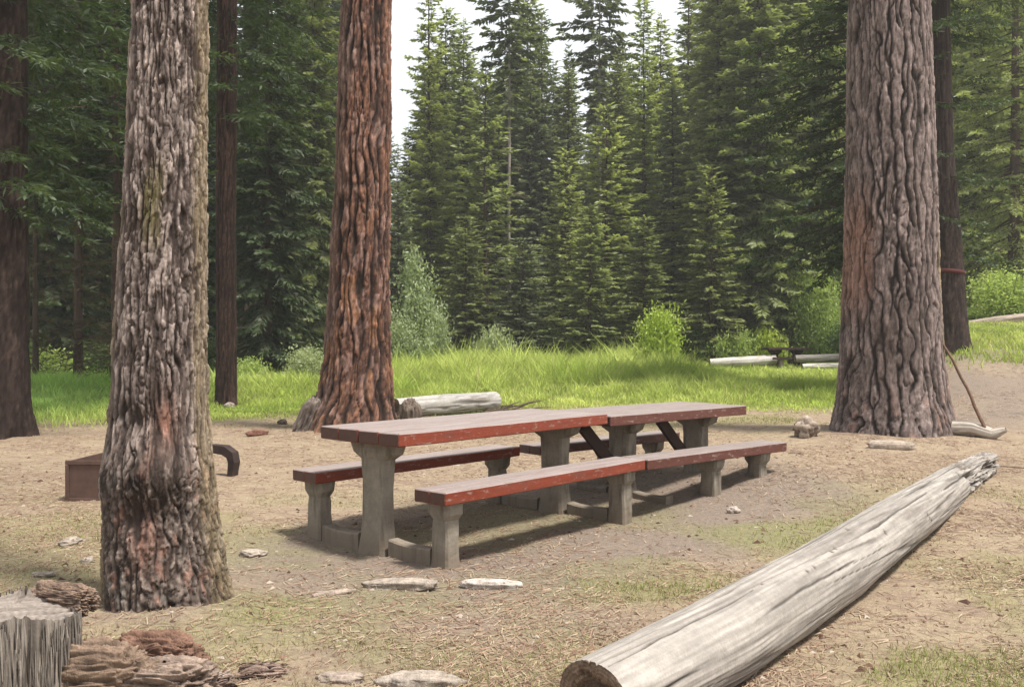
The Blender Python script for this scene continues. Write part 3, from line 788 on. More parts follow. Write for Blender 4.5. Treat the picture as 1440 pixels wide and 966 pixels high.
put_tree('fir_b', 1065, 42, -190, 'olive green conifer seen past the left ends of the drooping dark boughs', 1.1, M_fir)
put_tree('big_dark', 1425, 33, -280, 'heavy boughed conifer at the right edge behind the bank', 0.9, M_fir)
put_tree('fir_b', 1375, 40, -220, 'mid green conifer just right of the dark ribboned trunk', 1.0, M_fir_light)
put_tree('fir_a', 1490, 40, -160, 'conifer partly cut off by the right picture edge', 1.1, M_fir_dark)
put_tree('fir_b', 628, 55, 8, 'full mid green conifer filling the space between the two leftmost pale conifers', 1.1, M_fir)
put_tree('fir_a', 742, 53, -30, 'mid green conifer close behind the tall bare stemmed pine', 1.2, M_fir)
put_tree('fir_b', 872, 56, 62, 'mid green conifer below the right middle sky gap', 1.0, M_fir)
put_tree('fir_b', 930, 50, 20, 'pale conifer above the lime green shrub', 0.95, M_fir_light)
put_tree('fir_a', 575, 50, 175, 'small conifer top at the bottom of the bright sky gap', 0.8, M_fir)
put_tree('young', 560, 44, 250, 'young pale fir behind the tall pale willow', 1.2, M_fir_blue)
# left wood
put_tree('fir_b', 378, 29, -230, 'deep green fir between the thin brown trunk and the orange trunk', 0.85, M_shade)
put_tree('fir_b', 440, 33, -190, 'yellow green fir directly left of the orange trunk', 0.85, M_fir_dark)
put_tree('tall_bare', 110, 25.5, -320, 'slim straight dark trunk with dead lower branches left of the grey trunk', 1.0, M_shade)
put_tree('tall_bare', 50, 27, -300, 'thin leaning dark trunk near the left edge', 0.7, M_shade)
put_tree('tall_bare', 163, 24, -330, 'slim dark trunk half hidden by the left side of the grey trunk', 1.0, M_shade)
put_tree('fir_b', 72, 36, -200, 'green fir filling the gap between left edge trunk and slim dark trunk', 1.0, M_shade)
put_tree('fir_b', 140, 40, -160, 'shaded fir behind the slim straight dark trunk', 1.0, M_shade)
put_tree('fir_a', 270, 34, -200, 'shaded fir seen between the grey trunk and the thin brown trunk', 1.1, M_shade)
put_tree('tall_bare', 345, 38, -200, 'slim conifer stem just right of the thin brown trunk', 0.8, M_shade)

# back rows
BACK = 'dark conifer packed in the back rows of the forest behind the front firs'
BG = 'conifers of the back rows'
rb = random.Random(5)
for Y, step in ((52, 58), (59, 50), (67, 46), (76, 42)):
    px = -60 + rb.uniform(0, 40)
    while px < 1500:
        if 548 < px < 592: yt = rb.uniform(185, 240)
        elif 592 <= px < 1000: yt = rb.uniform(70, 130)
        elif px < 548: yt = rb.uniform(-120, 40) if not 520 < px else rb.uniform(60, 150)
        else: yt = rb.uniform(-120, 30)
        put_tree(rb.choice(('fir_a', 'fir_b', 'fir_c')), px, Y + rb.uniform(-3, 3), yt, BACK, rb.uniform(.9, 1.25) if not 540 < px < 600 else .8,
                 rb.choice((M_fir, M_fir, M_fir_dark, M_fir_blue)) if px > 540 else M_shade, BG)
        px += step * rb.uniform(.7, 1.3)

# foreground trunks
def fg_tree(name, P, style, nth, zs, seed, label, crown_z, crown_s, cat='tree'):
    x0, y0 = P[0][1], P[0][2]
    base = min(P)
    t = thing(name, label, cat, (base[1], base[2], float(gz(base[1], base[2]))))
    V, Q, c = big_trunk(P, style, nth, zs, seed)
    V = V - np.array(t.location)
    obj('trunk', mesh('trunk', V, Q, None, M_bark, True, c), t)
    top = max(P)
    cr = obj('crown', VAR['crown_top'][1], t, (top[1] - base[1], 0, crown_z)); cr.scale = (crown_s,) * 3
    cr.material_slots[0].link = 'OBJECT'; cr.material_slots[0].material = M_pine
    cb = obj('limbs', VAR['crown_top'][0], t, (top[1] - base[1], 0, crown_z)); cb.scale = (crown_s,) * 3
    return t


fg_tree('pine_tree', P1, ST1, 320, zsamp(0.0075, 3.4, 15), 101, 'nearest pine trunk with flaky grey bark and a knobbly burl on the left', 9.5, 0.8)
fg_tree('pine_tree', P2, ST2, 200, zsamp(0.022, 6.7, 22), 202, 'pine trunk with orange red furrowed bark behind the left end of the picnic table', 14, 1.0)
fg_tree('pine_tree', P3, ST3, 280, zsamp(0.020, 6.7, 24), 303, 'thickest pine trunk with grey plated bark on the right', 15, 1.1)

# mid-distance trunks with plain furrowed bark and their own hanging crowns
STM = dict(line=.09, wave=.6, cell=0.13, aspect=6, depth=0.03, flake=0.4, warp=.8, edge=.22, flare=.25, flare_h=.4, furrow=(0.02, 0.013, 0.011), a=(0.030, 0.020, 0.017), b=(0.062, 0.042, 0.035))
STM2 = dict(STM, a=(0.042, 0.025, 0.020), b=(0.085, 0.050, 0.040))


def mid_tree(px_rows, Y, top, label, seed, kind, cz, mat, width=1.0, style=STM, rz=0):
    P = px_profile(px_rows, Y, top)
    b = min(P); z0 = float(gz(b[1], b[2]))
    t = thing('conifer', label, 'tree', (b[1], b[2], z0))
    V, Q, c = big_trunk(P, style, 72, np.concatenate([np.arange(b[0], 8.5, .05), np.linspace(8.5, top, 20)]), seed)
    obj('trunk', mesh('trunk', V - np.array(t.location), Q, None, M_bark_far, True, c), t)
    tm, cm, hh = VAR[kind]
    for nm, m in (('crown', cm), ('limbs', tm)):
        if nm == 'limbs': continue
        o = obj(nm, m, t, (0, 0, cz), (0, 0, rz)); k = (top - cz) / hh; o.scale = (width, width, k)
        o.material_slots[0].link = 'OBJECT'; o.material_slots[0].material = mat
    return t


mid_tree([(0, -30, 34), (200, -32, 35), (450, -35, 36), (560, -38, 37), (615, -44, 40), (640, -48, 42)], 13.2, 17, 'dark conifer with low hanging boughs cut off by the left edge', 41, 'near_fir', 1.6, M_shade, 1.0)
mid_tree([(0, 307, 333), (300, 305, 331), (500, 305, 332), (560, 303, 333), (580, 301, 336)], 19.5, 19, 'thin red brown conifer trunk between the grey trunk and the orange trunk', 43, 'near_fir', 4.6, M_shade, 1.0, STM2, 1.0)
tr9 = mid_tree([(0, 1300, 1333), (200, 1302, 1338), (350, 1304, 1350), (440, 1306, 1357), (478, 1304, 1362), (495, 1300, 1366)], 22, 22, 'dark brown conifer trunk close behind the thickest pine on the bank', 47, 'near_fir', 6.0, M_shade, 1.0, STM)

# faded red ribbon round the dark trunk
mb = MB(); zc = wz(383, 22); th = np.linspace(0, 2 * np.pi, 40, endpoint=False); cx = wx(1328, 22)
for dz in (0,):
    rings = [np.stack([cx + (0.43 + k * .004) * np.cos(th), 22 + (0.43 + k * .004) * np.sin(th), zc + s + .02 * np.sin(th * 2)], -1) for s, k in ((-.05, 0), (-.05, 3), (.05, 3), (.05, 0))]
    mb.loft(rings, False)
tag(obj('ribbon', mb.mesh('ribbon', M_ribbon, True)), 'faded red ribbon tied round the dark brown trunk on the bank', 'ribbon')


# ---------------------------------------------------------------- shrubs
def shrub(seed, h, w, n, leaf, stems=9, narrow=0.5, clump=0.28):
    r = np.random.default_rng(seed); st = MB(); P = []
    for i in range(stems):
        a = r.uniform(0, 6.28); rr = w * r.uniform(.1, 1.0) * .55; hh = h * r.uniform(.55, 1.0) * (1 - .35 * (rr / w))
        s = np.linspace(0, 1, 6); p = np.stack([np.cos(a) * rr * s ** 1.4, np.sin(a) * rr * s ** 1.4, hh * s], -1) + r.normal(0, .03, (6, 3)) * s[:, None]
        st.tube(p, np.linspace(.02, .006, 6) * (h / 2) ** .5, 5)
        m = n // stems; t = r.uniform(.12, 1, m) ** .75
        q = np.stack([np.interp(t, s, p[:, k]) for k in range(3)], -1)
        k = 26; cc = np.stack([np.interp(np.linspace(.12, 1, k), s, p[:, j]) for j in range(3)], -1) + r.normal(0, 1, (k, 3)) * np.array([w * .24, w * .24, h * .05])
        ci = r.integers(0, k, m)
        P.append(q * .25 + cc[ci] * .75 + r.normal(0, 1, (m, 3)) * clump * np.array([w * .4, w * .4, w * .28]) )
    P = np.concatenate(P); P[:, 2] = np.abs(P[:, 2]); m = len(P)
    D = r.normal(0, 1, (m, 3)); D /= np.linalg.norm(D, axis=1)[:, None]; sd = np.cross(D, r.normal(0, 1, (m, 3))); sd /= np.linalg.norm(sd, axis=1)[:, None]
    l = leaf * r.uniform(.6, 1.4, (m, 1))
    V = np.stack([P - D * l / 2, P + sd * l * .26, P + D * l / 2, P - sd * l * .26], 1).reshape(-1, 3); kk = np.arange(m) * 4
    tip = np.clip(.5 + .35 * r.normal(0, 1, m) + .3 * (P[:, 2] / h - .5), 0, 1)
    col = np.repeat(np.stack([tip, 0 * tip, 0 * tip], -1), 4, 0)
    V0 = np.concatenate(st.V)
    return (mesh('stems', V0, np.concatenate(st.Q), np.concatenate(st.T), M_bark_far, True, np.full((len(V0), 3), .12) * np.array([1, .8, .65])),
            mesh('foliage', V, np.stack([kk, kk + 1, kk + 2, kk + 3], -1), None, M_under, False, col))


SH = {'willow': shrub(1, 3.2, 2.0, 9000, .13, 12), 'bush': shrub(2, 1.8, 1.8, 6000, .11, 10), 'tall': shrub(3, 3.6, 2.4, 11000, .12, 14, clump=.34), 'low': shrub(4, 1.1, 1.6, 5000, .12, 9),
      'slim': shrub(6, 4.2, 1.5, 8000, .13, 7)}
SHH = {'willow': (3.2, 2.0), 'bush': (1.8, 1.8), 'tall': (3.6, 2.4), 'low': (1.1, 1.6), 'slim': (4.2, 1.5)}


def put_shrub(kind, px, Y, ytop, wpx, label, mat, group=None):
    X = wx(px, Y); z0 = float(gz(X, Y)); top = wz(ytop, Y) - z0; h, w = SHH[kind]
    t = thing('shrub', label, 'shrub', (X, Y, z0), random.uniform(0, 6.28), group)
    kx = wpx / F * Y / (w * 1.25)
    for nm, m in zip(('stems', 'foliage'), SH[kind]):
        o = obj(nm, m, t); o.scale = (kx, kx, top / h)
        if nm == 'foliage': o.material_slots[0].link = 'OBJECT'; o.material_slots[0].material = mat
    return t


put_shrub('slim', 587, 34, 325, 62, 'tall pale grey green willow just right of the orange trunk', M_willow)
put_shrub('willow', 562, 33, 420, 60, 'lower pale willow bush touching the right side of the orange trunk', M_willow)
put_shrub('bush', 610, 36, 430, 50, 'small grey green bush at the right foot of the tall pale willow', M_willow)
put_shrub('bush', 930, 33, 432, 74, 'lime green leafy shrub standing at the far meadow edge', M_lime)
put_shrub('tall', 1152, 40.5, 348, 82, 'tall light green bush beside the left edge of the thickest trunk', M_bush)
put_shrub('low', 1080, 39.5, 458, 58, 'small rounded lime shrub behind the distant picnic table', M_lime)
put_shrub('tall', 1420, 29, 362, 100, 'light green bush on top of the bank at the right edge', M_bush)
put_shrub('bush', 430, 27, 488, 70, 'pale leafy bush at the left side of the orange trunk', M_willow)
put_shrub('low', 700, 38, 455, 60, 'low grey green bush under the dark firs left of the tabletop kink', M_willow)
UG = 'leafy bush in the dark undergrowth beneath the forest trees'
for i, (px, Y, yt, w) in enumerate([(20, 31, 470, 90), (85, 29, 488, 70), (140, 32, 470, 90), (210, 30, 470, 90), (345, 27, 500, 60), (390, 31, 476, 80), (300, 30, 480, 60), (470, 33, 465, 80), (640, 41, 455, 60),
                                     (760, 41, 458, 70), (830, 40, 470, 60), (870, 41, 462, 70), (985, 40, 462, 60), (1035, 39, 462, 60), (1200, 38, 440, 80), (1290, 36, 430, 80), (1360, 33, 430, 70), (1470, 30, 420, 80), (-20, 29, 470, 90), (520, 36, 450, 80)]):
    put_shrub(('bush', 'low', 'willow')[i % 3], px, Y, yt, w, UG, (M_under, M_bush, M_under)[i % 3], 'bushes in the undergrowth')


# ---------------------------------------------------------------- picnic tables
def flared(x, yc, hx, hy, z0, z1, prof, seed=0):
    """concrete post: prof is (fraction of height, half size x, half size y)"""
    rings = []
    t = np.array([(1, .8), (.8, 1), (-.8, 1), (-1, .8), (-1, -.8), (-.8, -1), (.8, -1), (1, -.8)])
    fr = np.array(prof)
    for f in np.unique(np.concatenate([np.linspace(0, 1, 14), fr[:, 0]])):
        a = np.interp(f, fr[:, 0], fr[:, 1]); b = np.interp(f, fr[:, 0], fr[:, 2]); z = z0 + (z1 - z0) * f
        p = np.concatenate([t * [a, b] + [x, yc], np.full((8, 1), z)], 1)
        p[:, :2] += .006 * np.stack([vnoise(p[:, 0] * 14, p[:, 1] * 14, z * 14, seed), vnoise(p[:, 0] * 14, p[:, 1] * 14, z * 14, seed + 1)], -1)
        rings.append(p)
    m = MB(); m.loft(rings); return m


def picnic_table(label, ox, oy, ang, Lt, W, a, wb, h, hb, s, Lb, li, braces=False, seed=0, li2=None, pm=None, pb=None, pb2=None):
    pm = pm or M_paint; li2 = li if li2 is None else li2
    t = thing('picnic_table', label, 'picnic table', (ox, oy, 0), ang, 'picnic tables in the clearing')
    th_t, th_b = 0.085, 0.08
    m = MB(); npl = 4; pw = W / npl
    for k in range(npl):
        m.plank(RNG.uniform(-.004, .006), Lt + RNG.uniform(-.006, .004), k * pw + .003, (k + 1) * pw - .003, h - th_t + RNG.uniform(-.001, .001), h + RNG.uniform(-.002, .002), seed=seed + k)
    obj('tabletop', m.mesh('tabletop', pm), t)
    for y0 in (-a - wb, W + a):
        m = MB(); m.plank(s, s + Lb, y0, y0 + wb / 2 - .003, hb - th_b, hb, seed=seed + 9); m.plank(s + .004, s + Lb - .003, y0 + wb / 2 + .003, y0 + wb, hb - th_b, hb - .001, seed=seed + 10)
        obj('bench_seat', m.mesh('bench_seat', pm), t)
    for x in (li, Lt - li2):
        ped = flared(x, W / 2, 0, 0, -.12, h - th_t - .004, [(0, .085, .145), (.16, .078, .125), (.35, .062, .105), (.72, .058, .11), (.86, .060, .115), (.91, .068, W * .24), (1, .068, W * .28)], seed)
        obj('pedestal', ped.mesh('pedestal', M_conc), t)
        for yc in (-a - wb / 2, W + a + wb / 2):
            p = flared({li: pb, Lt - li2: pb2}[x] if pb else x, yc, 0, 0, -.12, hb - th_b - .003, [(0, .070, .090), (.3, .060, .076), (.78, .056, .068), (.86, .066, .098), (1, .068, .104)], seed + 3)
            obj('bench_post', p.mesh('bench_post', M_conc), t)
        for (ya, yb) in ((-a - wb / 2 + .09, W / 2 - .155), (W / 2 + .155, W + a + wb / 2 - .09)):
            m = MB(); yy = np.linspace(ya, yb, 7); zz = .045 + .015 * np.linspace(-1, 1, 7) ** 2
            rings = [np.array([[x + sx, y, z + sz] for sx, sz in ((-.045, -.12), (.045, -.12), (.045, .01), (.035, .02), (-.035, .02), (-.045, .01))]) for y, z in zip(yy, zz)]
            m.loft(rings)
            obj('foot_beam', m.mesh('foot_beam', M_conc), t)
    if braces:
        for x0, x1 in ((li - .09, li - .50), (Lt - li2 - .12, Lt - li2 - .52)):
            for yc in (W * .5,):
                m = MB(); d = np.array([x1 - x0, 0, .42]); d /= np.linalg.norm(d); nn = np.array([-d[2], 0, d[0]])
                p0, p1 = np.array([x0, yc, .26]), np.array([x1, yc, h - th_t - .03])
                rings = [np.array([p + nn * q * .05 + np.array([0, w * .02, 0]) for q, w in ((-1, -1), (1, -1), (1, 1), (-1, 1))]) for p in (p0, (p0 + p1) / 2, p1)]
                m.loft(rings); obj('brace', m.mesh('brace', M_dark_timber), t)
    return t


picnic_table('near red stained picnic table with its end towards the left trunks', -0.702, 5.77, 0.838, 2.195, .811, .096, .281, .79, .46, .034, 2.13, .17, seed=1)
picnic_table('second red brown picnic table joined to the far end of the near table', 0.79, 7.425, 0.715, 1.85, .80, .07, .285, .768, .448, .035, 1.92, .58, True, seed=30, li2=.25, pm=M_paint2, pb=1.02, pb2=1.70)


# ---------------------------------------------------------------- logs
def log_mesh(pts, rads, nlen, nth, seed, pal, crack=.012, rot_from=None, knots=(), hollow=True, cracks=()):
    pts = np.array(pts, float); k = np.linspace(0, len(pts) - 1, nlen)
    def interp(c):                                             # smooth interpolation through the points
        y = np.interp(k, np.arange(len(pts)), c)
        w = max(3, nlen // (len(pts) * 3)); ker = np.hanning(w + 2); ker /= ker.sum()
        e = np.concatenate([2 * y[0] - y[1:w + 1][::-1], y, 2 * y[-1] - y[-w - 1:-1][::-1]])
        return np.convolve(e, ker, 'same')[w:-w]
    c = np.stack([interp(pts[:, i]) for i in range(3)], -1); r = interp(np.array(rads, float))
    seg = np.concatenate([[0], np.cumsum(np.linalg.norm(np.diff(c, axis=0), axis=1))])
    d = np.gradient(c, axis=0); d /= np.linalg.norm(d, axis=1)[:, None]
    a = np.cross(d, [0, 0, 1.0]); a /= np.linalg.norm(a, axis=1)[:, None]; b = np.cross(a, d)
    th = np.linspace(0, 2 * np.pi, nth, endpoint=False)        # th = pi/2 is the top of the log
    TH, SL = np.meshgrid(th, seg); RR = r[:, None] + 0 * TH
    cu, cv = np.cos(TH), np.sin(TH)
    RR = RR * (1 + .05 * vnoise(cu * 1.5, cv * 1.5, SL * .8, seed) + .025 * vnoise(cu * 3, cv * 3, SL * 2.5, seed + 1))
    grain = fbm(cu * 16, cv * 16, SL * 2.2, 4, seed + 2)
    tw = .25 * SL
    cr = ss(.16, .03, np.abs(vnoise(np.cos(TH + tw) * 5, np.sin(TH + tw) * 5, SL * .55, seed + 3))) * ss(-.2, .2, vnoise(cu * 1.8, cv * 1.8, SL * 1.3, seed + 4))
    hl = ss(.07, .01, np.abs(vnoise(np.cos(TH + tw) * 17, np.sin(TH + tw) * 17, SL * .9, seed + 31))) * ss(.0, .35, vnoise(cu * 5, cv * 5, SL * 1.6, seed + 32))
    cr = np.maximum(.7 * cr, .0 * hl)
    disp = .005 * grain - crack * cr
    col = lerp(pal[0], pal[1], np.clip(.5 + .9 * fbm(cu * 9, cv * 9, SL * 1.4, 4, seed + 5) + .3 * grain, 0, 1))
    col = lerp(col.reshape(-1, 3), np.array(pal[2]), 0) if False else col
    st = ss(.12, .42, fbm(cu * 3, cv * 3, SL * 1.1, 4, seed + 6)) * .7
    col = col * (1 - st[..., None]) + np.array(pal[2]) * st[..., None]
    mt = fbm(cu * 7, cv * 7, SL * 6, 4, seed + 51); col = col * (1 + .30 * mt)[..., None]
    dk = np.clip(cr * .85, 0, 1); col = col * (1 - dk[..., None]) + np.array((.07, .055, .045)) * dk[..., None]
    for (sl, t0, sz, dep) in knots:
        q = np.exp(-((SL - sl) / sz) ** 2 - (np.angle(np.exp(1j * (TH - t0))) * r[:, None] / sz) ** 2)
        disp = disp + dep * q; kk = np.clip(q * 1.5, 0, 1) * .9
        col = col * (1 - kk[..., None]) + np.array((.06, .045, .035)) * kk[..., None]
    for (s0, s1, t0, wd, dp, dr) in cracks:                     # long drying cracks that wander a little along the grain
        cen = t0 + dr * (SL - s0) + .05 * vnoise(SL * 2.1, t0 * 9, 0 * SL, seed + 61) + .02 * vnoise(SL * 9, t0 * 9, 0 * SL, seed + 62)
        e_ = np.angle(np.exp(1j * (TH - cen))) * r[:, None] / (wd * np.clip(np.minimum(SL - s0, s1 - SL) / .25, .15, 1))
        q = np.exp(-e_ ** 2) * (SL > s0) * (SL < s1); disp = disp - dp * q
        kk = np.clip(q * 1.3, 0, 1) * .9; col = col * (1 - kk[..., None]) + np.array((.055, .045, .038)) * kk[..., None]
    if rot_from:
        q = ss(rot_from, rot_from + .5, SL)
        f1, f2, cid = voro(cu * 2.2 * RR / .1, cv * 2.2 * RR / .1, SL * 5, seed + 8)
        n_ = fbm(cu * 2.5, cv * 2.5, SL * 2.2, 4, seed + 9)
        disp = disp - q * .07 * ss(.0, .28, n_) * ss(-.1, .6, np.cos(TH + .15)) - q * .008 * (1 - ss(.05, .3, f2 - f1)) + q * .010 * grain
        cid = np.clip(.5 + n_ * 1.2, 0, 1)
        h = q * ss(.5, .8, cid) * .7; col = col * (1 - h[..., None]) + np.array((.09, .065, .05)) * h[..., None]
    RD = RR + disp
    V = c[:, None] + RD[..., None] * (a[:, None] * cu[..., None] + b[:, None] * cv[..., None])
    m = nth; i = np.arange(nlen - 1)[:, None] * m; j = np.arange(m)[None]; j2 = (j + 1) % m
    Q = np.stack([i + j, i + j2, i + m + j2, i + m + j], -1).reshape(-1, 4)

    def cap(ring, dirv, hol, s2):
        cc = ring.mean(0); fr = np.concatenate([[1, .985], np.linspace(.96, .06, 40)]); rr_ = []
        cl = []
        for f in fr:
            ang = np.arange(m) / m * 2 * np.pi
            n_ = fbm(np.cos(ang) * f * 6, np.sin(ang) * f * 6, 0 * ang, 3, s2)
            in_ = hol * ss(.85, .45, f + .25 * n_) + .010 * n_ * (f < .99)
            rr_.append(cc + (ring - cc) * f - dirv * in_[:, None])
            lay = .5 + .5 * np.sin(f * 70 + 2 * n_) - .9 * ss(.10, .0, np.abs(vnoise(np.cos(ang) * 5, np.sin(ang) * 5, 0 * ang, s2 + 3)))
            cc_ = lerp((.15, .105, .075), (.27, .20, .145), np.clip(lay * .6 + .5 * n_, 0, 1)); dkk = ss(.85, .4, f + .3 * n_) * (.75 if hol else .2)
            cl.append(cc_ * (1 - dkk[:, None]) + np.array((.045, .03, .024)) * dkk[:, None])
        rings = np.array(rr_); VV = np.concatenate([rings.reshape(-1, 3), [rings[-1].mean(0)]]); kf = len(fr)
        i = np.arange(kf - 1)[:, None] * m; Qc = np.stack([i + j, i + m + j, i + m + j2, i + j2], -1).reshape(-1, 4)
        a_ = (kf - 1) * m + np.arange(m); Tc = np.stack([a_, np.full(m, kf * m), (kf - 1) * m + (np.arange(m) + 1) % m], -1)
        return VV, Qc, Tc, np.concatenate([np.concatenate(cl), [(.04, .03, .025)]])
    return V.reshape(-1, 3), Q, col.reshape(-1, 3), cap(V[0], -d[0], .035 if hollow else 0, seed + 40), cap(V[-1], d[-1], .02, seed + 41)


def make_log(label, pts, rads, nlen, nth, seed, pal, name='log', **kw):
    p0 = np.array(pts[0]); V, Q, c, e0, e1 = log_mesh(pts, rads, nlen, nth, seed, pal, **kw)
    t = thing(name, label, 'log', p0)
    obj('log_body', mesh('log_body', V - p0, Q, None, M_wood, True, c), t)
    for e in (e0, e1):
        obj('log_end', mesh('log_end', e[0] - p0, e[1], e[2], M_rot, True, e[3]), t)
    return t


PAL_GREY = ((.205, .183, .162), (.360, .328, .296), (.145, .124, .106)); PAL_PALE = ((.42, .385, .35), (.66, .62, .57), (.24, .19, .15))
make_log('long weathered grey log lying diagonally in the right foreground',
         [(.27, 3.10, .148), (.80, 3.70, .160), (1.70, 4.92, .160), (2.74, 6.40, .160), (3.67, 7.78, .15), (4.35, 8.75, .135), (4.82, 9.40, .125)], [.150, .168, .176, .174, .158, .142, .125], 700, 220, 501, PAL_GREY,
         rot_from=5.6, cracks=((.02, 1.1, 1.25, .004, .010, .02), (.9, 2.3, .62, .0045, .010, -.03), (1.7, 3.4, 1.75, .005, .012, .01), (2.6, 4.4, 1.05, .005, .012, .02), (3.8, 6.2, 1.5, .006, .015, -.02), (4.6, 6.9, .75, .006, .015, .02), (.0, .5, .2, .005, .010, .05), (5.2, 7.2, 2.0, .007, .018, 0)), knots=((2.9, .7, .016, -.012), (1.62, .95, .010, -.006), (1.72, .95, .010, -.006), (2.05, 1.1, .012, -.008), (2.12, 1.12, .010, -.006), (3.9, .35, .012, -.014), (3.93, .20, .012, -.014), (3.96, .05, .012, -.014), (2.55, 1.5, .014, -.008), (5.6, .9, .026, -.03), (5.95, .55, .026, -.03), (6.2, 1.1, .02, -.02), (1.2, 1.3, .009, -.005)))
make_log('whitish log lying at the meadow edge right of the orange trunk', [(wx(556, 16.4), 16.4, .19), (wx(620, 17.0), 17.0, .20), (wx(697, 17.9), 17.9, .22)], [.16, .18, .165], 120, 60, 511, PAL_PALE, crack=.02)
make_log('pale log lying in the grass left of the distant picnic table', [(wx(998, 36), 36, .50), (wx(1045, 36), 36, .55), (wx(1090, 36.2), 36.2, .62)], [.16, .2, .2], 50, 24, 521, PAL_PALE)
make_log('greyish log right of the distant picnic table, upper of the pair', [(wx(1118, 35.6), 35.6, .68), (wx(1150, 35.6), 35.6, .68), (wx(1195, 35.8), 35.8, .72)], [.14, .16, .16], 50, 24, 523, PAL_GREY)
make_log('pale log right of the distant picnic table, lower of the pair', [(wx(1128, 34.8), 34.8, .40), (wx(1150, 34.8), 34.8, .40), (wx(1196, 35), 35, .42)], [.10, .12, .12], 50, 24, 525, PAL_PALE)
zb = lambda x, y: float(gz(x, y))
q0 = [(wx(p, 27), 27, zb(wx(p, 27), 27) + o) for p, o in ((1362, -.06), (1400, .02), (1450, .12), (1500, .15))]
make_log('brownish grey fallen log on the bank at the right edge', q0, [.10, .14, .15, .15], 60, 24, 531, ((.22, .17, .13), (.38, .32, .27), (.15, .11, .08)))

# distant table among the logs
yt = 36.5; xt = wx(1105, yt); zt = zb(xt, yt)
t = thing('picnic_table', 'small dark picnic table far off in the meadow between pale logs', 'picnic table', (xt, yt, zt), .12)
m = MB(); m.plank(-.86, .86, -.40, .40, .78, .88, .008, 6); obj('tabletop', m.mesh('tabletop', M_dark_timber), t)
for x in (-.45, .45):
    m = flared(x, 0, 0, 0, -.1, .776, [(0, .10, .16), (.8, .10, .14), (.9, .16, .28), (1, .20, .30)]); obj('pedestal', m.mesh('pedestal', M_dark_timber), t)
for y in (-.62, .62):
    m = MB(); m.plank(-.75, .75, y - .14, y + .14, .42, .50, .008, 6); obj('bench_seat', m.mesh('bench_seat', M_dark_timber), t)
    for x in (-.45, .45):
        m = flared(x, y, 0, 0, -.1, .416, [(0, .08, .08), (1, .08, .09)]); obj('bench_post', m.mesh('bench_post', M_conc), t)


# ---------------------------------------------------------------- lumps: stones, stumps, rotten wood, sticks
def lump(name, label, cat, x, y, size, seed, pal, mat, z=None, rz=0, rough=.35, sub=(36, 24), grain=None, sink=.25, cubes=0):
    """irregular rounded lump; size = half extents"""
    nth, nph = sub
    th = np.linspace(0, 2 * np.pi, nth, endpoint=False); ph = np.linspace(.02, np.pi - .02, nph)
    TH, PH = np.meshgrid(th, ph); X, Y, Z = np.sin(PH) * np.cos(TH), np.sin(PH) * np.sin(TH), np.cos(PH)
    g = grain or (1, 1, 1)
    f1, f2, cid = voro(X * 1.6 * g[0] + seed, Y * 1.6 * g[1], Z * 1.6 * g[2], seed)
    d = 1 + rough * (1.1 * fbm(X * 1.3 * g[0] + seed, Y * 1.3 * g[1], Z * 1.3 * g[2], 5, seed) + .7 * (cid - .5)) - rough * .4 * (1 - ss(0, .25, f2 - f1))
    if grain:                                          # fibrous wood: layered ridges along the grain instead of rounded cells
        bx = np.sign(X) * np.abs(X) ** .8, np.sign(Y) * np.abs(Y) ** .8, np.sign(Z) * np.abs(Z) ** .75
        rd_ = lambda a, b, c, q: 1 - 2 * np.abs(fbm(a, b, c, 4, q))
        fib = rd_(bx[0] * 1.6 * g[0] + seed, bx[1] * 1.6 * g[1], bx[2] * 1.6 * g[2], seed + 1)
        low = fbm(X * 1.2 + seed, Y * 1.2, Z * 1.2, 3, seed + 2); hi = fbm(X * 6 * g[0], Y * 6 * g[1], Z * 6 * g[2], 3, seed + 3)
        X, Y, Z = bx
        d = 1 + rough * (.9 * low + .42 * (fib - .5) + .25 * hi); cid = np.clip(fib * .8 + .2 + .5 * hi, 0, 1)
    if cubes:                                          # brown rot: wood cracked into little blocks, some fallen out
        A, B, D_ = X * size[0] / .036 + .3 * d, Y * size[1] / .030, Z * size[2] / .045
        q1, q2, qc = voro(A + seed, B, D_, seed + 21); e1, e2, ec = voro(A * 2.4, B * 2.4 + seed, D_ * 1.7, seed + 27)
        d = d + cubes * (.55 * (qc - .55) - .40 * (1 - ss(0, .18, q2 - q1)) + .22 * (ec - .5) - .12 * (1 - ss(0, .2, e2 - e1)))
        cid = np.clip(.55 * qc + .45 * ec - .35 * (1 - ss(0, .2, q2 - q1)), 0, 1)
    V = np.stack([X * d * size[0], Y * d * size[1], Z * d * size[2]], -1)
    tone = np.clip(.5 + (cid - .5) * .9 + .9 * fbm(X * 3 * g[0], Y * 3 * g[1], Z * 3 * g[2], 3, seed + 4), 0, 1)
    col = lerp(pal[0], pal[1], tone)
    i = np.arange(nph - 1)[:, None] * nth; j = np.arange(nth)[None]; j2 = (j + 1) % nth
    Q = np.stack([i + j, i + nth + j, i + nth + j2, i + j2], -1).reshape(-1, 4)
    me = mesh(name, V.reshape(-1, 3), Q, None, mat, True, col.reshape(-1, 3))
    z0 = zb(x, y) if z is None else z
    return tag(obj(name, me, None, (x, y, z0 + size[2] * (1 - 2 * sink)), (0, 0, rz)), label, cat)


def gp(px, py, z=0):
    Y = F * (H - z) / (py - YH); return wx(px, Y), Y


